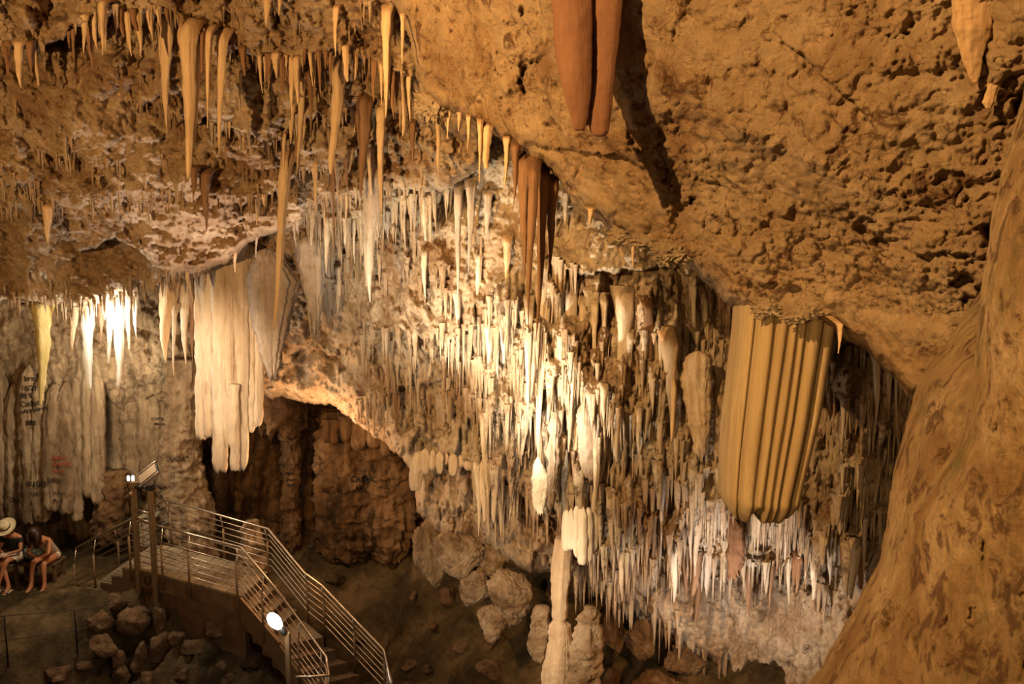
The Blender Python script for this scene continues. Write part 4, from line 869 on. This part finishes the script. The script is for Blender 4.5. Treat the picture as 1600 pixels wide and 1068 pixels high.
for e_, a_, b_, za, zb in ((e2, nB, mn, LZ, .32), (e3, mn, bn, .32, -.45)):
    o_ = (b_ - a_); o_.z = 0; nn_ = Vector((-o_.y, o_.x, 0)).normalized() * .04
    if nn_.x > 0: nn_ = -nn_
    t0, t1 = V3(a_, za + .02), V3(b_, zb + .06); dz_ = Vector((0, 0, .42))
    MB().add([t0, t1, t1 - dz_, t0 - dz_, t0 + nn_, t1 + nn_, t1 + nn_ - dz_, t0 + nn_ - dz_], [(0, 1, 2, 3), (7, 6, 5, 4), (0, 4, 5, 1), (1, 5, 6, 2), (2, 6, 7, 3), (3, 7, 4, 0)]).build('stringer', 'post', e_)
def railing(label, path, zdeck, inward, posts, nb=6, h=0.9):
    """path: handrail points (world). zdeck implied: handrail h above deck. infill bars below"""
    e = empty('railing', V3(path[0], path[0].z - h), label, 'railing')
    MB().tube(path, 0.022, 8).build('handrail', 'steel', e, True)
    for k in range(nb):
        dz = 0.13 + k * (h - 0.20) / nb
        inw = 0.10 * min(1, dz / 0.28)
        pts = [p - Vector((0, 0, dz)) + (inward * -inw) for p in path]
        MB().tube(pts, 0.0085, 6).build('bar', 'steel', e, True)
    for i, s in posts:
        p = path[i].lerp(path[i + 1], s)
        q = p - inward * 0.10 - Vector((0, 0, 0.28)); 
        MB().tube([p - Vector((0, 0, .02)), q], 0.013, 6).build('post_arm', 'steel', e, True)
        g = q - Vector((0, 0, h - 0.28 + 0.22))
        MB().tube([q, g], 0.021, 8).build('post', 'post', e, True)
    return e
inN = (fA - nA); inN.z = 0; inN.normalize()
near_path = [PZ(118, 856, 1.0), PZ(206, 810, 1.75), PZ(377, 855, 1.75), mn, bn, PZ(514, 1055, 0.5), PZ(462, 1058, 0.5)]
railing('near steel railing running from the left steps along the landing and down', near_path, 0, inN, [(0, 0.01), (0, .36), (0, .98), (1, .30) , (1, .55), (1, .97), (2, .6), (3, .45), (3, .9), (4, .9)])
cor = PZ(258, 780, 1.75); lowf = V3(cor - f1dir, 1.0)
far_path = [lowf, cor, PZ(419, 826, 1.75), mf, mf2, bf, bf2]
railing('far steel railing along the back of the landing and down the right side', far_path, 0, -inN, [(0, .02), (0, .5), (1, .02), (1, .56), (1, .97), (3, .02), (3, .98), (4, .5), (4, .98), (5, .9)])
# rail box at the bottom: short return rail
# lamp frame: two tall posts
lf = empty('floodlight_frame', PZ(216, 905, 0.6), 'frame of two tall brown posts carrying a tilted floodlight beside the steps', 'lamp')
p1b = PZ(216, 900, 0.75); p2b = PZ(243, 912, 0.72)
def up(b, py): return PY(800, py, b.y).z
p1t = V3(p1b, up(p1b, 762)); p2t = V3(p2b, up(p2b, 762))
for b_, t_ in ((p1b, p1t), (p2b, p2t)):
    MB().box((b_ + t_) / 2 - Vector((0, 0, .15)), (0.085, 0.085, (t_ - b_).z + .3)).build('post', 'post', lf, bevel=0.006)
    MB().box((b_ + t_) / 2 - Vector((0.0, 0.046, .15)), (0.02, 0.012, (t_ - b_).z + .28)).build('cable_trim', 'steel', lf)
for py in (798, 812):
    MB().tube([V3(p1b, up(p1b, py - 3)), V3(p2b, up(p2b, py + 5))], 0.022, 8).build('crossbar', 'steel', lf, True)
MB().tube([V3(p1b, up(p1b, 760)), V3(p2b, up(p2b, 762)) + Vector((.08, 0, 0))], 0.03, 8).build('top_bar', 'dark', lf, True)
MB().box(V3(p2b, up(p2b, 761)), (0.13, 0.12, 0.10)).build('clamp', 'dark', lf, bevel=0.01)
MB().box(V3(p1b, up(p1b, 757)) + Vector((.03, 0, 0)), (0.16, 0.12, 0.10)).build('bracket', 'post', lf, bevel=0.01)
MB().lathe([(0.015, -.045), (0.035, -.035), (0.04, 0), (0.02, .03)], V3(p1b, up(p1b, 769)) + Vector((-.01, -.07, 0))).build('knob', 'post', lf, True)
fl_c = V3(p1b, up(p1b, 741)) + Vector((.29, 0, 0)); rot = Euler((R(35), R(-38), R(8))).to_matrix()
MB().box(fl_c, (0.40, 0.24, 0.06), rot).build('housing', 'dark', lf, bevel=0.012)
MB().box(fl_c + rot @ Vector((0, -.14, -.0)), (0.42, 0.02, 0.08), rot).build('rim', 'steel', lf, bevel=0.006)
MB().box(fl_c + rot @ Vector((0, .14, -.0)), (0.42, 0.02, 0.08), rot).build('rim', 'steel', lf, bevel=0.006)
MB().box(fl_c + rot @ Vector((0, 0, .034)), (0.36, 0.2, 0.01), rot).build('glass', 'post', lf)
for dx in (-.05, .03):
    c = V3(p1b, up(p1b, 746)) + Vector((dx - .01, -.03, 0))
    MB().lathe([(0.012, -.05), (0.026, -.04), (0.026, .03), (0.012, .05)], c, 12).build('lamp_tube', emit('cold_lamp_glow', (1, 0.95, 0.85), 1.6), lf, True)
# boxes on the steps
for (px, py, z, s, lab) in [(196, 862, 0.35, (0.34, .3, .62), 'pale electrical cabinet behind the left steps'), (226, 806, 1.1, (0.26, .26, .5), 'pale box standing behind the two tall posts')]:
    v = PZ(px, py, z + s[2] / 2) + Vector((0, 1.25, 0)) if 'cabinet' in lab else PZ(px, py, 1.2) + Vector((0, 1.7, .0))
    e = empty('cabinet', v - Vector((0, 0, s[2] / 2)), lab, 'cabinet')
    MB().box(v, s).build('body', 'box', e, bevel=0.015); MB().box(v + Vector((0, 0, s[2] / 2 + .02)), (s[0] + .06, s[1] + .06, .04)).build('lid', 'box', e, bevel=0.01)
    MB().box(v + Vector((0, 0, -s[2] / 2 - .5)), (s[0] * .5, s[1] * .5, 1.0)).build('pedestal', 'concrete', e)
# black ring on the concrete side
c = nA.lerp(nB, 0.14) + Vector((0, -.03, -.12)); ringp = [c + Vector((.055 * math.cos(a), 0, .085 * math.sin(a))) for a in np.linspace(0, 2 * math.pi, 17)]
tag(MB().tube(ringp, 0.012, 6).build('ring', 'dark', None, True), 'small black ring on the concrete edge between the tall post and the tiles', 'ring')
# cables under the landing
for k, (pa, lab) in enumerate([([(214, 880, .8), (218, 905, .5), (200, 922, .35), (170, 938, .2), (135, 946, .05)], 'thick cable looping down from the tall post along the steps'), ([(150, 946, .02), (190, 944, .1), (240, 930, .4), (300, 932, .4), (340, 950, .1)], 'dark cable lying over the top of the rock mound')]):
    pts = [PZ(x, y, z) + Vector((0, -.05, .08)) for x, y, z in pa]
    fine = []
    for i in range(len(pts) - 1):
        for s in np.linspace(0, 1, 6, endpoint=False): fine.append(pts[i].lerp(pts[i + 1], s))
    fine.append(pts[-1]); fine = [fine[0]] + [(fine[i - 1] + fine[i] * 2 + fine[i + 1]) / 4 for i in range(1, len(fine) - 1)] + [fine[-1]]
    tag(MB().tube(fine, 0.022, 8).build('cable', 'wire', None, True), lab, 'cable')
# wire fence bottom left
fe = empty('wire_fence', gpt(60, 1000), 'low wire fence with two thin posts on the floor, lower left', 'fence')
fp = []
for px, pyt, pyb in ((-60, 975, 1060), (13, 962, 1042), (121, 952, 1020)):
    b_ = gpt(px, pyb); t_ = PY(px, pyt, b_.y); fp.append((b_, t_))
    MB().tube([b_ - Vector((0, 0, .05)), V3(b_, t_.z)], 0.014, 8).build('post', 'dark', fe, True)
mound = PZ(205, 940, 0.35)
for k in (0.0, 0.47):
    pts = [V3(b_, t_.z - k * (t_.z - b_.z)) for b_, t_ in fp] + [mound - Vector((0, 0, k * .5))]
    MB().tube(pts, 0.007, 6).build('wire', 'wire', fe, True)
# bulb lamp on post
bl = empty('lamp_post', PZ(445, 1068, -.6), 'brown post with a glaring white bulb lamp before the railing', 'lamp')
bp = P(431, 972, 13.2); base = V3(bp + Vector((.16, 0, 0)), -1.6)
MB().box(Vector((base.x, base.y, (base.z + bp.z - .15) / 2)), (0.07, 0.07, bp.z - .15 - base.z)).build('post', 'post', bl, bevel=.008)
ax = (P(446, 990, 13.2) - P(425, 965, 13.2)).normalized(); rt_ = ax.to_track_quat('Z', 'Y').to_matrix()
MB().lathe([(0.02, -.16), (0.06, -.13), (0.085, -.06), (0.085, .0), (0.06, .07), (0.035, .11)], bp, 20, rt_).build('bulb', emit('white_bulb_glow', (1, 0.96, 0.88), 14), bl, True)
MB().lathe([(0.04, .10), (0.045, .12), (0.045, .2), (0.02, .22)], bp, 16, rt_).build('socket', 'dark', bl, True)
MB().tube([bp + ax * .2, V3(base, bp.z - .17)], 0.02, 8).build('bracket', 'post', bl, True)
ld = bpy.data.lights.new('bulb_light', 'POINT'); ld.energy = 45; ld.color = (1, .93, .8); ld.shadow_soft_size = .1
lo = bpy.data.objects.new('bulb_light', ld); COL.objects.link(lo); lo.location = bp + Vector((0, -.22, .12)); 

# ---------------------------------------------------------------- bench, people, bag
bz = 0.45
bc = PZ(85, 878, bz)                       # centre of seat
be = empty('bench', V3(bc + Vector((-.35, .15, 0)), 0), 'low dark wooden bench against the flowstone, left', 'bench')
bx0, bx1 = PZ(-40, 880, bz).x, PZ(88, 880, bz).x
by = bc.y + .12
for k in range(4): MB().box(((bx0 + bx1) / 2, by - .18 + k * .12, bz - .02), (bx1 - bx0, .11, .04)).build('slat', 'wood', be, bevel=.006)
for x in (bx0 + .1, (bx0 + bx1) / 2, bx1 - .05):
    for y in (by - .18, by + .18): MB().box((x, y, bz / 2 - .05), (.06, .06, bz + .02)).build('leg', 'wood', be, bevel=.005)
MB().box((bx1 - .05, by, .08), (.05, .34, .05)).build('stretcher', 'wood', be)
def skin_obj(name, verts, edges, radii, mat, parent, sub=2, root=0):
    me = bpy.data.meshes.new(name); me.from_pydata([tuple(v) for v in verts], edges, []); me.update()
    o = bpy.data.objects.new(name, me); COL.objects.link(o); me.materials.append(M[mat])
    m = o.modifiers.new('skin', 'SKIN'); m.use_smooth_shade = True
    for i, sv in enumerate(me.skin_vertices[0].data):
        r_ = radii[i]; sv.radius = (r_, r_) if not isinstance(r_, tuple) else r_; sv.use_root = (i == root)
    s = o.modifiers.new('sub', 'SUBSURF'); s.levels = sub; s.render_levels = sub
    dg = bpy.context.evaluated_depsgraph_get(); me2 = bpy.data.meshes.new_from_object(o.evaluated_get(dg)); nm = name
    bpy.data.objects.remove(o); bpy.data.meshes.remove(me)
    me2.name = nm; return link(nm, me2, None, parent)
def person(base, yaw, label, cross, lean, clothes):
    e = empty('person', base, label, 'person'); e.rotation_euler = (0, 0, 0)
    rz = Matrix.Rotation(yaw, 3, 'Z')
    def w(x, y, z): return rz @ Vector((x, y, (z - .5) * (.88 if z > .5 else 1) + .5)) + Vector(base)          # -y is forward
    pz = 0.56; J = {}
    sc_ = 0.93
    J['pel'] = (0, .04, pz); J['waist'] = (0, .02 - lean * .25, pz + .18); J['chest'] = (0, -.0 - lean * .6, pz + .36); J['neckb'] = (0, -lean * .9, pz + .50); J['neck'] = (0, -.03 - lean * 1.05, pz + .56)
    J['head'] = (0, -.08 - lean * 1.2, pz + .64); J['crown'] = (0, -.10 - lean * 1.25, pz + .73)
    for s, sd in ((-1, 'l'), (1, 'r')):
        J['hip' + sd] = (s * .10, .02, pz - .02)
        kx = s * .11 if not cross else s * .045
        J['knee' + sd] = (kx, -.44, pz - .02 + (.06 if cross and s > 0 else 0))
        ax_ = s * .14 if not cross else -s * .10
        J['ank' + sd] = (ax_, -.50 - (.06 if cross and s > 0 else 0), .09); J['heel' + sd] = (ax_, -.47, .05); J['ball' + sd] = (ax_, -.60, .035); J['toe' + sd] = (ax_, -.67, .03)
        J['sh' + sd] = (s * .16, -lean * .75, pz + .45); J['elb' + sd] = (s * .22, -.10 - lean * .9, pz + .20); hx = s * .05
        J['wri' + sd] = (hx, -.30 - lean * .3, pz + .10 + (0.06 if cross else 0)); J['palm' + sd] = (hx * .8, -.36 - lean * .3, pz + .08 + (0.07 if cross else 0))
    keys = list(J); K = {k: i for i, k in enumerate(keys)}
    rad = {'pel': (.13, .11), 'waist': (.11, .085), 'chest': (.125, .095), 'neckb': (.075, .06), 'neck': .043, 'head': (.072, .085), 'crown': (.06, .07)}
    for sd in 'lr': rad.update({'hip' + sd: .085, 'knee' + sd: .055, 'ank' + sd: .034, 'heel' + sd: .035, 'ball' + sd: (.04, .025), 'toe' + sd: (.033, .016), 'sh' + sd: .05, 'elb' + sd: .036, 'wri' + sd: .025, 'palm' + sd: (.034, .018)})
    E = [('pel', 'waist'), ('waist', 'chest'), ('chest', 'neckb'), ('neckb', 'neck'), ('neck', 'head'), ('head', 'crown')]
    for sd in 'lr': E += [('pel', 'hip' + sd), ('hip' + sd, 'knee' + sd), ('knee' + sd, 'ank' + sd), ('ank' + sd, 'heel' + sd), ('ank' + sd, 'ball' + sd), ('ball' + sd, 'toe' + sd), ('neckb', 'sh' + sd), ('sh' + sd, 'elb' + sd), ('elb' + sd, 'wri' + sd), ('wri' + sd, 'palm' + sd)]
    vs = [w(*J[k]) for k in keys]; rr = [rad[k] for k in keys]; ee = [(K[a], K[b]) for a, b in E]
    for s, sd in ((-1, 'l'), (1, 'r')):                                     # fingers and thumb, curled
        px_, py_, pz_ = J['palm' + sd]
        for f in range(4):
            x = px_ + (f - 1.5) * .018; L = (.03, .036, .034, .026)[f]
            i0 = len(vs); vs += [w(x, py_ - .03, pz_), w(x, py_ - .03 - L, pz_ - .006), w(x * .9, py_ - .03 - L * 1.3, pz_ - .035)]; rr += [.010, .009, .007]
            ee += [(K['palm' + sd], i0), (i0, i0 + 1), (i0 + 1, i0 + 2)]
        i0 = len(vs); vs += [w(px_ - s * .035, py_ + .0, pz_ + .005), w(px_ - s * .045, py_ - .04, pz_ - .0)]; rr += [.011, .009]; ee += [(K['wri' + sd], i0), (i0, i0 + 1)]
    skin_obj('body', vs, ee, rr, 'skin', e, 2, 0)
    # clothes
    def lo(name, pts, mat, n=28, ruffle=0.0, cap=True):
        """loft of horizontal-ish ellipses (x, y, z, rx, ry)"""
        V = []
        for (x, y, z, rx, ry) in pts:
            for j in range(n):
                t = 2 * math.pi * j / n; k = 1 + ruffle * math.sin(7 * t + z * 20)
                V.append(w(x + rx * k * math.cos(t), y + ry * k * math.sin(t), z + 0.0))
        m = MB(); kk = len(pts)
        m.add(V, [(i * n + j, i * n + (j + 1) % n, (i + 1) * n + (j + 1) % n, (i + 1) * n + j) for i in range(kk - 1) for j in range(n)] + [tuple(range(n)), tuple(range((kk - 1) * n, kk * n))])
        return m.build(name, mat, e, True)
    l = lean
    top = [(0, .03, pz - .02, .165, .14), (0, .02 - l * .2, pz + .14, .145, .12), (0, -l * .5, pz + .3, .16, .125), (0, -l * .65, pz + .40, .165, .11), (0, -l * .8, pz + .47, .12, .085), (0, -l * .85, pz + .50, .07, .06)]
    lo('top', top, clothes[0], 28, .02)
    if cross: 
        for sd in 'lr': skin_obj('sleeve', [w(*J['sh' + sd]), w(*[(a * .5 + b * .5) for a, b in zip(J['sh' + sd], J['elb' + sd])])], [(0, 1)], [.066, .06], clothes[0], e, 2)
    # lap part of skirt / shorts
    lap = MB(); n = 20; V = []
    for (y, zc, rx, rzz) in [(.14, pz, .15, .09), (.0, pz, .19, .125), (-.14, pz, .20, .115), (-.26, pz - .005, .20, .10), (-.34, pz - .02, .19, .092)]:
        for j in range(n):
            t = 2 * math.pi * j / n; k = 1 + .06 * math.sin(5 * t + y * 15); V.append(w(rx * k * math.cos(t), y, zc + rzz * k * math.sin(t)))
    lap.add(V, [(i * n + j, i * n + (j + 1) % n, (i + 1) * n + (j + 1) % n, (i + 1) * n + j) for i in range(4) for j in range(n)] + [tuple(range(n))])
    if cross: lap.build('skirt', clothes[1], e, True)
    else:
        for s in (-1, 1):
            hp = J['hipr' if s > 0 else 'hipl']; skin_obj('shorts_leg', [w(hp[0], .04, pz), w(hp[0] + s * .005, -.12, pz)], [(0, 1)], [.115, .10], clothes[1], e, 2)
    # head: face features, hair
    hd = Vector(J['head']); hc = hd + Vector((0, 0, .035))
    fw = Vector((0, -.8, -.6)) if True else None; upv = Vector((0, -.6, .8))
    def hp_(a, b, c): return w(*(hc + Vector((a, 0, 0)) + fw * b + upv * c))
    for s in (-1, 1):
        MB().lathe([(.001, -.012), (.010, -.006), (.012, 0), (.010, .006), (.001, .012)], hp_(s * .03, .082, .0), 10).build('eye', 'black_cloth', e, True)
        MB().lathe([(.004, -.028), (.013, -.018), (.015, 0), (.012, .018), (.004, .026)], hp_(s * .078, .0, 0), 10).build('ear', 'skin', e, True)
    MB().tube([hp_(0, .08, .01), hp_(0, .105, -.03)], [.008, .014], 8).build('nose', 'skin', e, True)
    MB().tube([hp_(-.022, .085, -.052), hp_(.022, .085, -.052)], .007, 8).build('mouth', 'st_brown', e, True)
    if cross:
        skin_obj('hair', [hp_(0, -.03, .05), hp_(0, -.06, -.03), hp_(.05, -.06, -.14), hp_(-.06, .0, -.16), hp_(.07, .02, -.1), hp_(-.075, .03, -.08)], [(0, 1), (1, 2), (1, 3), (1, 4), (1, 5)], [.088, .075, .05, .045, .035, .035], 'hair', e, 2)
        cr = hp_(0, -.01, .10); nrm = (w(*(hc + upv)) - w(*hc)).normalized(); q = nrm.to_track_quat('Z', 'Y').to_matrix()
        prof = [(.001, .11), (.06, .115), (.085, .105), (.098, .05), (.10, .0), (.15, -.006), (.195, .0), (.20, .004), (.195, -.006), (.15, -.014), (.095, -.01), (.09, .04), (.07, .095), (.001, .10)]
        h = empty('straw_hat', cr, 'pale wide-brimmed straw hat with a dark band worn by the seated woman', 'hat')
        MB().lathe(prof, cr, 32, q).build('crown_and_brim', 'straw', h, True)
        MB().lathe([(.099, .004), (.104, .006), (.103, .034), (.098, .036)], cr, 32, q).build('hat_band', 'black_cloth', h, True)
        ph = w(*J['palmr']).lerp(w(*J['palml']), .5) + Vector((0, -.03, .02))
        b_ = empty('phone', ph, 'small pinkish phone held in both hands by the woman in the hat', 'phone')
        MB().box(ph, (.13, .012, .07), Euler((R(-35), 0, 0)).to_matrix()).build('case', 'white_cloth', b_, bevel=.004)
    else:
        c0 = hp_(0, 0, 0); hm = MB()
        hm.tube([c0 + Vector(q) for q in ((0, .02, .135), (0, .02, .12), (0, .015, .075), (.01, .01, .02), (.02, .02, -.05), (.03, .03, -.13), (.04, .03, -.22), (.05, .02, -.28))], [.02, .07, .108, .118, .112, .10, .075, .03], 18)
        hm.tube([c0 + Vector(q) for q in ((-.05, .0, .06), (-.075, -.03, 0), (-.085, -.045, -.09), (-.08, -.05, -.18), (-.07, -.05, -.26))], [.04, .055, .05, .045, .015], 12)
        hm.tube([c0 + Vector(q) for q in ((.05, -.02, .06), (.08, -.05, 0), (.085, -.065, -.09), (.08, -.07, -.18), (.075, -.07, -.27))], [.04, .055, .05, .045, .015], 12)
        hm.build('hair', 'hair', e, True)
    for sd in 'lr':                                                       # flat sandals
        a = J['heel' + sd]; b = J['toe' + sd]
        MB().slab([w(a[0] - .035, a[1] + .03, .012), w(b[0] - .045, b[1] + .03, .012), w(b[0] - .02, b[1] - .03, .012), w(b[0] + .02, b[1] - .03, .012), w(b[0] + .045, b[1] + .03, .012), w(a[0] + .035, a[1] + .03, .012)], .014).build('sandal', 'straw', e)
        MB().tube([w(a[0] - .04, b[1] + .05, .03), w(a[0], b[1] + .05, .068), w(a[0] + .04, b[1] + .05, .03)], .009, 6).build('sandal_strap', 'box', e, True)
    return e
def seat_at(px): v = PZ(px, 872, 0.56); return (v.x, by + .05, 0)
person(seat_at(17), R(-4), 'seated woman in straw hat, black top and pale skirt, legs crossed, looking down', True, .16, ('black_cloth', 'white_cloth'))
person(seat_at(72), R(-8), 'seated long-haired girl in pale floral playsuit bending forward, hands between her knees', False, .36, ('print_cloth', 'print_cloth'))
# draped towel / bag between them
bgc = PZ(37, 872, .6); bg = boulder((bgc.x + .03, by - .02, .62), (.17, .15, .17), 'towel', 'teal and white patterned cloth bag on the bench between the two women', 77, name='cloth_bag', sub=4, flatk=.8); bg['category'] = 'bag'
sx = MB().tube([Vector((bgc.x - .08, by - .1, .74)), Vector((bgc.x + .03, by - .12, .86)), Vector((bgc.x + .12, by - .1, .74))], .012, 8).build('strap', 'towel', bg, True)
ng = boulder((bgc.x + .1, by - .2, .30), (.10, .09, .15), 'navy', 'navy cloth hanging from the bench below the teal bag', 79, name='navy_cloth', sub=3, flatk=.8); ng['category'] = 'cloth'

# ---------------------------------------------------------------- writing on the flowstone
def text_on(rel, txt, px, py, hpx, mat, parent, rot=0.0, t=None, bold=0.0):
    cu = bpy.data.curves.new('t', 'FONT'); cu.body = txt; cu.size = 1.0; cu.resolution_u = 2; cu.offset = bold
    ob = bpy.data.objects.new('t', cu); COL.objects.link(ob); dg = bpy.context.evaluated_depsgraph_get()
    me = bpy.data.meshes.new_from_object(ob.evaluated_get(dg)); bpy.data.objects.remove(ob)
    bm = bmesh.new(); bm.from_mesh(me); bmesh.ops.triangulate(bm, faces=bm.faces)
    for _ in range(2):
        bmesh.ops.subdivide_edges(bm, edges=[e_ for e_ in bm.edges if e_.calc_length() > .12], cuts=1); bmesh.ops.triangulate(bm, faces=bm.faces)
    c, s = math.cos(rot), math.sin(rot); sc = hpx / .7
    for v in bm.verts:
        x = v.co.x * sc * .95 + 0.35 * math.sin(v.co.x * 9 + px); y = v.co.y * sc + 0.4 * math.sin(v.co.x * 5 + py)
        qx, qy = px + x * c + y * s, py - y * c + x * s
        d = min([rel.at(qx + a, qy + b) for a, b in ((0, 0), (2, 0), (-2, 0), (0, 2), (0, -2))]) if rel else t
        v.co = P(qx, qy, d - 0.035)
    bm.to_mesh(me); bm.free(); me.name = 'graffiti'
    return link('graffiti', me, mat, parent, False)
lw = left.o
bpy.context.view_layer.update(); DG = bpy.context.evaluated_depsgraph_get()
class Caster:
    def at(self, x, y):
        o_ = cam.location.copy(); d = (P(x, y, 1.0) - o_).normalized()
        for _ in range(6):
            ok_, loc, nn, fi, ob, mx = S.ray_cast(DG, o_, d)
            if not ok_: break
            top = ob
            while top.parent: top = top.parent
            if top.name.split('.')[0] in ('stalactite', 'drip_fringe', 'graffiti', 'railing', 'floodlight_frame', 'ceiling'): o_ = loc + d * 0.01; continue
            return proj(loc)[2]
        return 18.5
CA = Caster()
for txt, x, y, h, mt, r_ in [('bre', 38, 596, 9, 'ink', -.1), ('18/21', 33, 610, 8, 'ink', 0), ('88 9', 31, 622, 8, 'ink', 0), ('Cadisch', 31, 636, 9, 'ink', -.12), ('nAntiparos', 32, 647, 7, 'ink', -.18), ('888', 40, 664, 8, 'ink', 0),
                             ('BERN', 82, 718, 6, 'redink', 0), ('DAVID', 82, 728, 7, 'redink', 0), ('have', 82, 738, 7, 'redink', 0), ('Jolie', 74, 753, 8, 'ink', 0), ('IRIGU', 41, 760, 9, 'ink', 0), ('LieLor', 82, 772, 6, 'ink', 0), ('Vor', 45, 774, 7, 'ink', 0), ('Dou', 15, 784, 7, 'ink', 0), ('MILLI', 82, 784, 5, 'ink', 0), ('CORAY', 236, 656, 4, 'ink', -.05), ('MASER', 240, 664, 4, 'ink', 0)]:
    o = text_on(CA, txt, x, y, h, mt, lw, r_, bold=.012)
    o['label'] = 'red lettering' if mt == 'redink' else 'black lettering'
fst = {o_.get('label'): o_ for o_ in bpy.data.objects if o_.get('label')}
sw = [v for k, v in fst.items() if 'swelling' in k][0]; nc = [v for k, v in fst.items() if 'narrow brown' in k][0]
for txt, x, y, h, par in (('DUCULT', 259, 720, 7, sw), ('CABUC', 547, 753, 9, blk), ('H  J', 556, 764, 7, blk), ('nada', 446, 741, 5, nc), ('iutsch', 446, 751, 5, nc), ('1819', 447, 760, 5, nc)):
    text_on(CA, txt, x, y, h, 'ink', par, 0.0, bold=.02)['label'] = 'black lettering'
